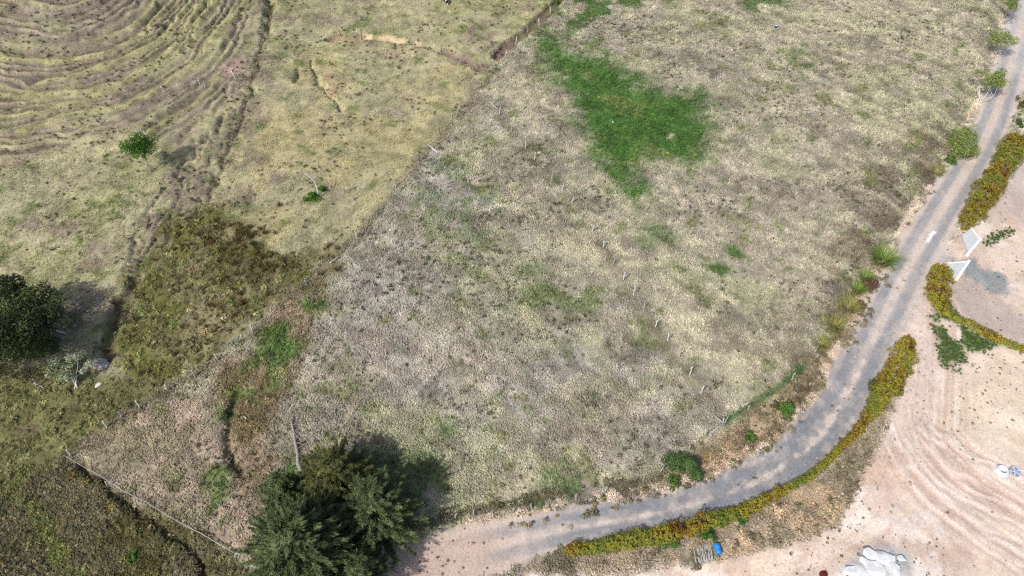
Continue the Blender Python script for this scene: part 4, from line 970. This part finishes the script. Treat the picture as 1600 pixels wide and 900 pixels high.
fence('roadside fence along the lower rim of the dry field', [(652, 821), (685, 815), (712, 810), (741, 807), (771, 803), (802, 800), (830, 794), (858, 790), (900, 782), (945, 771), (990, 758), (1032, 738), (1075, 707), (1103, 683), (1131, 662), (1168, 642), (1204, 620), (1236, 594), (1270, 556), (1300, 505)], ('grey', 'dark', 'grey'))
fence('broken fence of leaning white posts on the terraced hillside', [(-20, 205), (49, 198), (104, 190), (157, 194), (182, 175), (222, 160), (257, 146), (266, 154), (313, 133), (321, 138), (367, 123)], ('pale', 'grey'), lean=0.16, skip=(5,))
fence('short run of old posts by the pale-leaved tree', [(-10, 622), (1, 620), (59, 602), (71, 608), (104, 522), (119, 509)], ('pale', 'pale', 'grey'), lean=0.2, wires=())

def stick(name, a, b, r0, r1, material, label, cat, wob=0.02, seg=10, parts=None):
    A, B = Vector(a), Vector(b); root = empty(name, A); mb = MB(); pts = []
    L = (B - A).length
    for i in range(seg + 1):
        t_ = i / seg; pts.append((B - A) * t_ + Vector((random.gauss(0, wob), random.gauss(0, wob), random.gauss(0, wob * 0.5))) * math.sin(math.pi * t_) * 2)
    mb.tube(pts, [r0 + (r1 - r0) * i / seg for i in range(seg + 1)], 7); mb.build('stem', material, root, True)
    tag(root, label, cat); return root, pts
random.seed(3)
root, pts = stick('fallen_pole', at(368, 865, 0.45), at(99, 711, 0.55), 0.034, 0.022, m_wood, 'very long thin bare pole lying along the dark ditch, lower left', 'pole', 0.025, 16)
mb = MB()
for d, r_ in (((0.2, -0.8, -0.35), 0.035), ((1.2, 0.05, -0.2), 0.03), ((0.9, 0.35, 0.1), 0.02)): limb(mb, (0, 0, 0), d, r_, 0.015, 0.15, 5)
mb.build('root_fork', m_pale, root, True)
root = empty('forked_stake', P3(170, 762)); mb = MB()
limb(mb, (0, 0, -0.2), Vector(at(164, 752, 0.9)) - root.location, 0.06, 0.045, 0.05, 6); limb(mb, (0.28, 0.02, -0.2), Vector(at(172, 753, 0.8)) - root.location, 0.05, 0.035, 0.05, 6)
mb.build('prongs', m_pale, root, True); tag(root, 'short forked white stake propping the long thin pole', 'stake')
root, pts = stick('dead_tree', at(477, 772, 0.3), at(455, 655, 0.35), 0.28, 0.10, m_bark, 'grey fallen tree trunk with dead twigs, above the feathery trees', 'log', 0.025, 12)
mb = MB()
for i in range(80):
    q = pts[random.randint(1, 11)]; e = q + Vector((random.uniform(0.3, 1.7), random.uniform(-0.5, 1.0), random.uniform(-0.3, 0.35))); limb(mb, q, e, 0.03, 0.008, 0.15, 4, 4)
mb.build('twigs', m_bark, root)
# bare white tree
tr_px = [(499, 308, 0), (496, 296, 1.4), (493, 286, 2.4), (488, 280, 3.1), (483, 275, 3.6), (479, 272, 3.9), (475, 271, 4.0)]
pp = [at(x, y, z) for x, y, z in tr_px]; pp[0].z -= 0.1; root = empty('bare_tree', pp[0]); mb = MB()
mb.tube([q - pp[0] for q in pp], [0.12, 0.11, 0.10, 0.09, 0.07, 0.05, 0.025], 8); mb.build('trunk', m_pale, root, True)
mb = MB(); e = at(479, 268, 4.4); limb(mb, pp[4] - pp[0], e - pp[0], 0.05, 0.015, 0.1); limb(mb, pp[3] - pp[0], at(493, 274, 4.3) - pp[0], 0.03, 0.01, 0.1); limb(mb, pp[5] - pp[0], at(472, 266, 4.6) - pp[0], 0.025, 0.008, 0.1)
mb.build('branches', m_pale, root, True); tag(root, 'bare white-barked leaning tree with a green shrub at its foot', 'tree')
# split white plank leaning at the boundary fence
A = at(684, 239, 0.05); root = empty('split_post', A); mb = MB(); T = at(669, 226, 1.1) - A
for off in (Vector((0, 0, 0)), Vector((0.22, 0.16, 0))):
    mid = T * 0.62
    d = (T * 0.62 - off); sd = Vector((-d.y, d.x, 0)).normalized() * 0.07; up = Vector((0, 0, 0.05)); b0 = len(mb.v)
    for p_, k_ in ((off, 0.7), (T * 0.62, 1.0), (T, 0.5)):
        mb.v += [p_ - sd * k_, p_ + sd * k_, p_ + sd * k_ + up, p_ - sd * k_ + up]
    for i in range(2):
        for k_ in range(4): mb.f.append((b0 + 4 * i + k_, b0 + 4 * i + (k_ + 1) % 4, b0 + 4 * i + 4 + (k_ + 1) % 4, b0 + 4 * i + 4 + k_))
    mb.f += [(b0 + 3, b0 + 2, b0 + 1, b0), (b0 + 8, b0 + 9, b0 + 10, b0 + 11)]
mb.build('boards', m_white, root); tag(root, 'split white plank leaning beside the long boundary fence', 'plank')
# loose white stakes
for i, (x0, y0, x1, y1, lb) in enumerate(((204, 417, 199, 411, 'short pale stick on the bare scarp above the wet hollow'), (561, 419, 553, 411, 'short pale stick in the field just right of the boundary fence'), (385, 655, 380, 650, 'pale bent stick in the gully by the paddock corner'), (1160, 634, 1171, 628, 'short pale stick beside the roadside fence and its green strip'))):
    root, _ = stick('stick', at(x0, y0, 0.12), at(x1, y1, 0.2), 0.06, 0.045, m_pale, lb, 'stick', 0.01, 5)

# row of poles and the blue drum
me_p = []
for s_ in range(4):
    mb = MB(); rr = random.Random(s_ + 50); L = rr.uniform(1.45, 1.75)
    mb.tube([Vector((rr.gauss(0, 0.012), L * (i / 6 - 0.5), rr.gauss(0, 0.008))) for i in range(7)], [0.055 * rr.uniform(0.9, 1.1) for _ in range(7)], 8)
    o = mb.build('pole', m_wood, None, True); me_p.append(o.data); bpy.data.objects.remove(o)
for i, (px, py) in enumerate([(1085, 866), (1090.5, 867), (1092.5, 868), (1095, 866), (1097, 864), (1099, 865), (1101, 863), (1103, 864), (1105, 862), (1107, 863), (1109, 862), (1111, 861)]):
    q = P3(px, py); o = bpy.data.objects.new('pole', me_p[i % 4]); link(o); o.location = q + Vector((0, 0, 0.11 + 0.02 * random.random())); o.rotation_euler = (0, random.uniform(0, 3), random.gauss(0, 0.025))
    if i == 0: tag(o, 'thin pole lying a little apart at the left of the pole row', 'pole', 'poles laid side by side near the blue drum')
    elif i == 11: tag(o, 'pole at the right end of the row, nearest the blue drum', 'pole', 'poles laid side by side near the blue drum')
    else: tag(o, 'grey weathered pole in the row near the blue drum, %s from the left' % ('', 'second', 'third', 'fourth', 'fifth', 'sixth', 'seventh', 'eighth', 'ninth', 'tenth', 'eleventh')[i], 'pole', 'poles laid side by side near the blue drum')
m_blue = simple('blue_plastic', lin((30, 120, 205)), lin((60, 158, 232)), 3, 0.05, 0.45)
m_blued = simple('blue_plastic_lid', lin((40, 96, 160)), lin((70, 130, 190)), 3, 0.05, 0.5)
q = P3(1120.5, 859); root = empty('plastic_drum', q); root.location.z += 0.3; root.rotation_euler = (R(-86), 0, R(8))
prof = [(0.0, -0.46), (0.24, -0.46), (0.275, -0.43), (0.285, -0.30), (0.30, -0.17), (0.285, -0.14), (0.285, 0.14), (0.30, 0.17), (0.285, 0.20), (0.28, 0.36), (0.25, 0.42)]
MB().lathe(prof, 28).build('body', m_blue, root, True); MB().lathe([(0.255, 0.40), (0.262, 0.45), (0.225, 0.455), (0.215, 0.43), (0.0, 0.43)], 28).build('lid', m_blued, root, True)
for x in (-0.11, 0.11): MB().lathe([(0.04, 0.43), (0.04, 0.475), (0.0, 0.475)], 12, (x, 0, 0)).build('bung', m_blued, root, True)
tag(root, 'blue plastic drum lying right of the pole row', 'drum')

# concrete well ring and round cover in the yard
root = empty('well_ring', (wq[0], wq[1], float(hget(wq[0], wq[1] + 0.9)[0])))
MB().lathe([(0.50, -0.1), (0.50, 0.30), (0.485, 0.32), (0.40, 0.32), (0.385, 0.30), (0.385, -1.25), (0.0, -1.25)], 36).build('ring', m_white, root, True)
MB().lathe([(0.502, 0.06), (0.74, 0.035), (0.78, -0.2)], 36).build('apron', m_conc, root, True)
MB().lathe([(0.36, 0.02), (0.383, 0.02), (0.383, 0.06), (0.36, 0.06), (0.36, 0.02)], 36).build('inner_ledge', m_conc, root, True)
tag(root, 'open white concrete well ring in the pale yard', 'well ring')
m_lid = simple('blue_grey_paint', lin((110, 126, 150)), lin((150, 164, 186)), 4, 0.1, 0.6)
m_lidr = simple('pale_blue_rim', lin((170, 176, 190)), lin((206, 210, 220)), 4, 0.1, 0.6)
q = P3(1585, 738); root = empty('well_cover', q + Vector((0, 0, 0.14))); root.rotation_euler = (R(8), R(-5), 0.4)
MB().lathe([(0.0, -0.06), (0.50, -0.06), (0.50, 0.0), (0.0, 0.0)], 36).build('plate', m_lid, root, False)
MB().lathe([(0.50, -0.07), (0.55, -0.07), (0.55, 0.09), (0.50, 0.09), (0.50, -0.07)], 36).build('rim', m_lidr, root, True)
me_r = None
for k in range(5):
    if me_r is None:
        mb = MB(); mb.prism([(0.04, -0.045), (0.49, -0.06), (0.49, 0.06), (0.04, 0.045)], 0.0, 0.075); o = mb.build('rib', m_lidr, root, False, 0.01); me_r = o.data
    else:
        o = bpy.data.objects.new('rib', me_r); link(o, root)
    o.rotation_euler = (0, 0, k * 2 * math.pi / 5)
MB().lathe([(0.09, 0.0), (0.09, 0.09), (0.0, 0.09)], 16).build('hub', m_lidr, root, True)
tag(root, 'round blue-grey cover with a star of ribs beside the well ring', 'cover')

# the two stone-paved wing slabs with white coping at the yard entrance
def wing(px4, label, edges):
    tops = [at(x, y, 0.5) for x, y in px4]; cen = sum(tops, Vector()) / 4; gz = float(hget(cen.x, cen.y)[0])
    root = empty('entrance_wing', (cen.x, cen.y, gz)); pl = [(t_.x - cen.x, t_.y - cen.y) for t_ in tops]; zt = tops[0].z - gz
    zt = sum(t_.z for t_ in tops) / 4 - gz
    MB().prism(pl if sum(pl[i][0] * pl[(i + 1) % 4][1] - pl[(i + 1) % 4][0] * pl[i][1] for i in range(4)) > 0 else pl[::-1], -0.7, zt - 0.03).build('base_slab', m_conc, root)
    a, b2, c_, d_ = [Vector((x, y, 0)) for x, y in pl]
    f = lambda u, v: (a.lerp(b2, u)).lerp(d_.lerp(c_, u), v)
    nu, nv = 3, 6
    for i in range(nu):
        for j in range(nv):
            sh = 0.5 / nu if j % 2 else 0; u0, u1 = min(1, max(0, i / nu + sh)), min(1, (i + 1) / nu + sh); v0, v1 = j / nv, (j + 1) / nv
            if u1 - u0 < 0.05: continue
            eu, ev_ = 0.014, 0.02; P4 = [f(u0 + eu, v0 + ev_), f(u1 - eu, v0 + ev_), f(u1 - eu, v1 - ev_), f(u0 + eu, v1 - ev_)]
            if (P4[1] - P4[0]).cross(P4[3] - P4[0]).z < 0: P4 = P4[::-1]
            MB().prism([(p_.x, p_.y) for p_ in P4], zt - 0.032, zt + random.uniform(0.0, 0.03)).build('paving_stone', m_conc, root)
    for (i, k, wd, hh) in edges:
        A, B = Vector((pl[i][0], pl[i][1], 0)), Vector((pl[k][0], pl[k][1], 0)); d = (B - A).normalized(); s_ = Vector((-d.y, d.x, 0)) * wd * 0.5
        A = A - d * (wd * 0.5); B = B + d * (wd * 0.5)
        MB().prism([((A - s_).x, (A - s_).y), ((B - s_).x, (B - s_).y), ((B + s_).x, (B + s_).y), ((A + s_).x, (A + s_).y)], -0.75, zt + hh).build('coping', m_white, root, False, 0.015)
    return tag(root, label, 'wing wall')
wing([(1504, 367), (1518, 357), (1531, 375), (1514, 395)], 'pale stone-paved wing slab with white coping, at the foot of the broad upper hedge', [(1, 2, 0.16, 0.10), (2, 3, 0.34, 0.16)])
wing([(1482, 411), (1513, 409), (1497, 433), (1484, 424)], 'pale stone-paved wing slab with white coping, between the bulky hedge and grey gravel', [(0, 1, 0.16, 0.10), (1, 2, 0.34, 0.16)])

# ------------------------------------------------------------------ rocks
def rock(px, py, r, sq, material, label, seed, cat='rock', name='boulder'):
    import bmesh
    q = P3(px, py); bm = bmesh.new(); bmesh.ops.create_icosphere(bm, subdivisions=3, radius=1); rr = np.random.default_rng(seed); ph = rr.random(9) * 6
    for v in bm.verts:
        c_ = v.co; k = 1 + 0.16 * math.sin(3 * c_.x + ph[0]) * math.cos(2.6 * c_.y + ph[1]) + 0.12 * math.sin(5 * c_.z + ph[2] + 2 * c_.x) + 0.07 * math.sin(9 * c_.y + ph[3]) * math.sin(8 * c_.x + ph[4])
        v.co = Vector((c_.x * k * r * sq[0], c_.y * k * r * sq[1], c_.z * k * r * sq[2] * 0.9))
    me = bpy.data.meshes.new(name); bm.to_mesh(me); bm.free(); me.materials.append(material)
    o = bpy.data.objects.new(name, me); link(o); o.location = q + Vector((0, 0, r * sq[2] * 0.35)); o.rotation_euler = (0, 0, rr.random() * 6)
    return tag(o, label, cat)
rock(157, 571, 0.85, (1.1, 0.8, 0.7), m_rock, 'grey boulder in the hollow right of the pale-leaved tree', 1)
rock(155, 602, 0.33, (1.2, 0.7, 0.6), m_stone, 'small whitish stone below the grey boulder', 2)
rock(845, 240, 0.5, (0.5, 1.3, 0.25), m_stone, 'flat cream-coloured stone by the mid-field fence, upper of two', 3)
rock(850, 259, 0.5, (0.8, 0.8, 0.25), m_stone, 'flat cream-coloured stone by the mid-field fence, lower of two', 4)
rock(695, 262, 0.2, (1.3, 0.8, 0.6), m_stone, 'small white stone below the split white plank', 5)
rock(1287, 900, 0.4, (1.1, 1.0, 0.6), simple('dark_red_clay', lin((70, 26, 22)), lin((112, 44, 36)), 4, 0.4), 'dark red lump at the bottom edge, left of the white heap', 6, 'lump', 'clay_lump')
rock(957, 191, 0.16, (1, 1, 0.7), m_stone, 'tiny pale stone in the big green patch', 7)
rock(1056, 176, 0.15, (1, 1, 0.7), m_stone, 'tiny yellowish stone near the right part of the big green patch', 8)
def chalk(px, py, r, h, rz, label, seed):
    import bmesh
    q = P3(px, py); rr = np.random.default_rng(seed); bm = bmesh.new()
    for _ in range(26):
        a = rr.random() * 6.283; d = r * (0.55 + 0.45 * rr.random()); bm.verts.new((d * math.cos(a) * 1.25, d * math.sin(a) * 0.85, h * rr.uniform(-0.5, 1) * (1.15 - 0.6 * d / r)))
    g_ = bmesh.ops.convex_hull(bm, input=bm.verts); bmesh.ops.delete(bm, geom=[v for v in g_['geom_interior'] if isinstance(v, bmesh.types.BMVert)], context='VERTS')
    me = bpy.data.meshes.new('chalk_block'); bm.to_mesh(me); bm.free(); me.materials.append(m_chalk)
    o = bpy.data.objects.new('chalk_block', me); link(o); o.location = q + Vector((0, 0, 0.05)); o.rotation_euler = (0, 0, rz)
    md = o.modifiers.new('bevel', 'BEVEL'); md.width = 0.03; md.segments = 2
    return tag(o, label, 'block')
m_chalk = simple('chalk', lin((196, 200, 200)), lin((236, 238, 238)), 2.2, 0.7)
for i, (x, y, r_, h_, lb) in enumerate(((1360, 866, 0.8, 0.45, 'white chalky block at the top of the white heap'), (1381, 874, 1.0, 0.5, 'widest white chalky block in the middle of the white heap'), (1397, 888, 0.7, 0.4, 'white chalky block on the right flank of the white heap'),
        (1366, 889, 1.0, 0.45, 'white chalky block at the heap bottom by the frame edge'), (1330, 892, 0.6, 0.3, 'small separate pale block left of the white heap'), (1349, 877, 0.45, 0.3, 'smallest white chalky block on the left flank of the white heap'), (1408, 873, 0.4, 0.25, 'grey-white chip of chalk beyond the right flank of the white heap'))):
    chalk(x, y, r_, h_, R(-35) + 0.5 * math.sin(i * 2.2), lb, 20 + i)
# stones along the road's field side
def stone_src(seed):
    import bmesh
    bm = bmesh.new(); bmesh.ops.create_icosphere(bm, subdivisions=1, radius=0.16); rr = random.Random(seed)
    for v in bm.verts: v.co *= rr.uniform(0.7, 1.25); v.co.z *= 0.65
    V = [tuple(v.co) for v in bm.verts]; F = [tuple(v.index for v in f.verts) for f in bm.faces]; bm.free()
    return source('stone_source', V, F, [rr.uniform(0.4, 0.7) for _ in F], m_blade)
coll('stone', [stone_src(s_) for s_ in (1, 2, 3)])
p = candidates(9.0)
sel = np.maximum.reduce([rim * (0.12 + 0.4 * sstep(0.45, 0.58, nC)), cliff * 0.7, mouth * (1 - road_in) * 0.16, M['track'] * 0.12, road_in * 0.03, M['yard'] * 0.02, poly_mask([(1484, 445), (1530, 440), (1560, 470), (1540, 495), (1500, 480)], 1, 0.5, 0.4) * 0.75, poly_mask([(1480, 436), (1500, 440), (1520, 455), (1490, 462)], 0.8, 0.4, 0.3) * 0.9, poly_mask([(1502, 412), (1540, 422), (1575, 438), (1565, 458), (1510, 436)], 0.6, 0.8, 0.4) * 0.5, poly_mask([(1540, 340), (1600, 330), (1620, 420), (1560, 400)], 2, 1, 1) * 0.12])
k = rng.random(len(p)) < hget(p[:, 0], p[:, 1], sel)
scatter('loose_stones', 'stone', p[k], jitter(np.tile(lin((192, 176, 156)), (k.sum(), 1)), 0.16, 0.01), 0.25 + 0.95 * rng.random(k.sum()) ** 3, 'loose pale stones strewn along the road edge and track', 'stones')

# ------------------------------------------------------------------ small far things
m_cow, t, b = mat('cow_hide')
nzf = ramp(t, noise(t, 2.1, 1, N(t, 'ShaderNodeTexCoord').outputs['Object'], 0.4), [(0.47, (0.012, 0.012, 0.012)), (0.50, lin((240, 238, 232)))]); t.links.new(nzf, b.inputs['Base Color'])
def cow(px, py, rz):
    q = P3(px, py); root = empty('cow', q, rz)
    J = [((0, 0, 1.05), .36), ((-0.55, 0, 1.08), .33), ((0.55, 0, 1.08), .33), ((0.85, 0, 1.05), .2), ((1.1, 0, 0.75), .15), ((1.28, 0, 0.42), .12), ((1.42, 0, 0.2), .075)]
    E = [(0, 1), (0, 2), (2, 3), (3, 4), (4, 5), (5, 6)]
    for sx, par in ((0.5, 2), (-0.6, 1)):
        for sy in (-1, 1):
            i = len(J); J += [((sx, sy * 0.2, 0.75), .13), ((sx + (0.03 if sx > 0 else -0.08), sy * 0.21, 0.42), .075), ((sx, sy * 0.21, 0.06), .06)]; E += [(par, i), (i, i + 1), (i + 1, i + 2)]
    i = len(J); J += [((-0.85, 0, 1.15), .05), ((-0.93, 0, 0.8), .03), ((-0.92, 0, 0.45), .04)]; E += [(1, i), (i, i + 1), (i + 1, i + 2)]
    for sy in (-1, 1):
        i = len(J); J.append(((1.12, sy * 0.2, 0.6), .04)); E.append((4, i))
    me = bpy.data.meshes.new('body'); me.from_pydata([j[0] for j in J], E, []); o = bpy.data.objects.new('body', me); link(o, root)
    md = o.modifiers.new('skin', 'SKIN')
    if not me.skin_vertices: me.skin_vertices.new() if hasattr(me.skin_vertices, 'new') else None
    for k_, (p_, r_) in enumerate(J): me.skin_vertices[0].data[k_].radius = (r_, r_)
    me.skin_vertices[0].data[0].use_root = True
    sb = o.modifiers.new('sub', 'SUBSURF'); sb.levels = 2; sb.render_levels = 2; md.use_smooth_shade = True
    me.materials.append(m_cow)
    mb = MB()
    for sy in (-1, 1): mb.tube([(1.06, sy * 0.07, 0.86), (1.1, sy * 0.2, 0.92), (1.16, sy * 0.25, 1.0)], [0.03, 0.022, 0.006], 6)
    mb.build('horns', m_wood, root, True)
    return tag(root, 'black and white cow grazing at the top edge of the pasture', 'cow')
try: cow(694, 4, R(-60))
except Exception as e_: print('cow', e_)
q = P3(1212, 43); root = empty('bucket', q)
MB().lathe([(0.0, 0.0), (0.22, 0.0), (0.30, 0.42), (0.32, 0.42), (0.32, 0.45), (0.285, 0.45), (0.20, 0.03), (0.0, 0.03)], 24).build('tub', m_lid, root, True)
MB().lathe([(0.0, 0.30), (0.262, 0.30)], 24).build('contents', m_white, root, True)
tag(root, 'small pale blue-grey bucket in the upper right field', 'bucket')
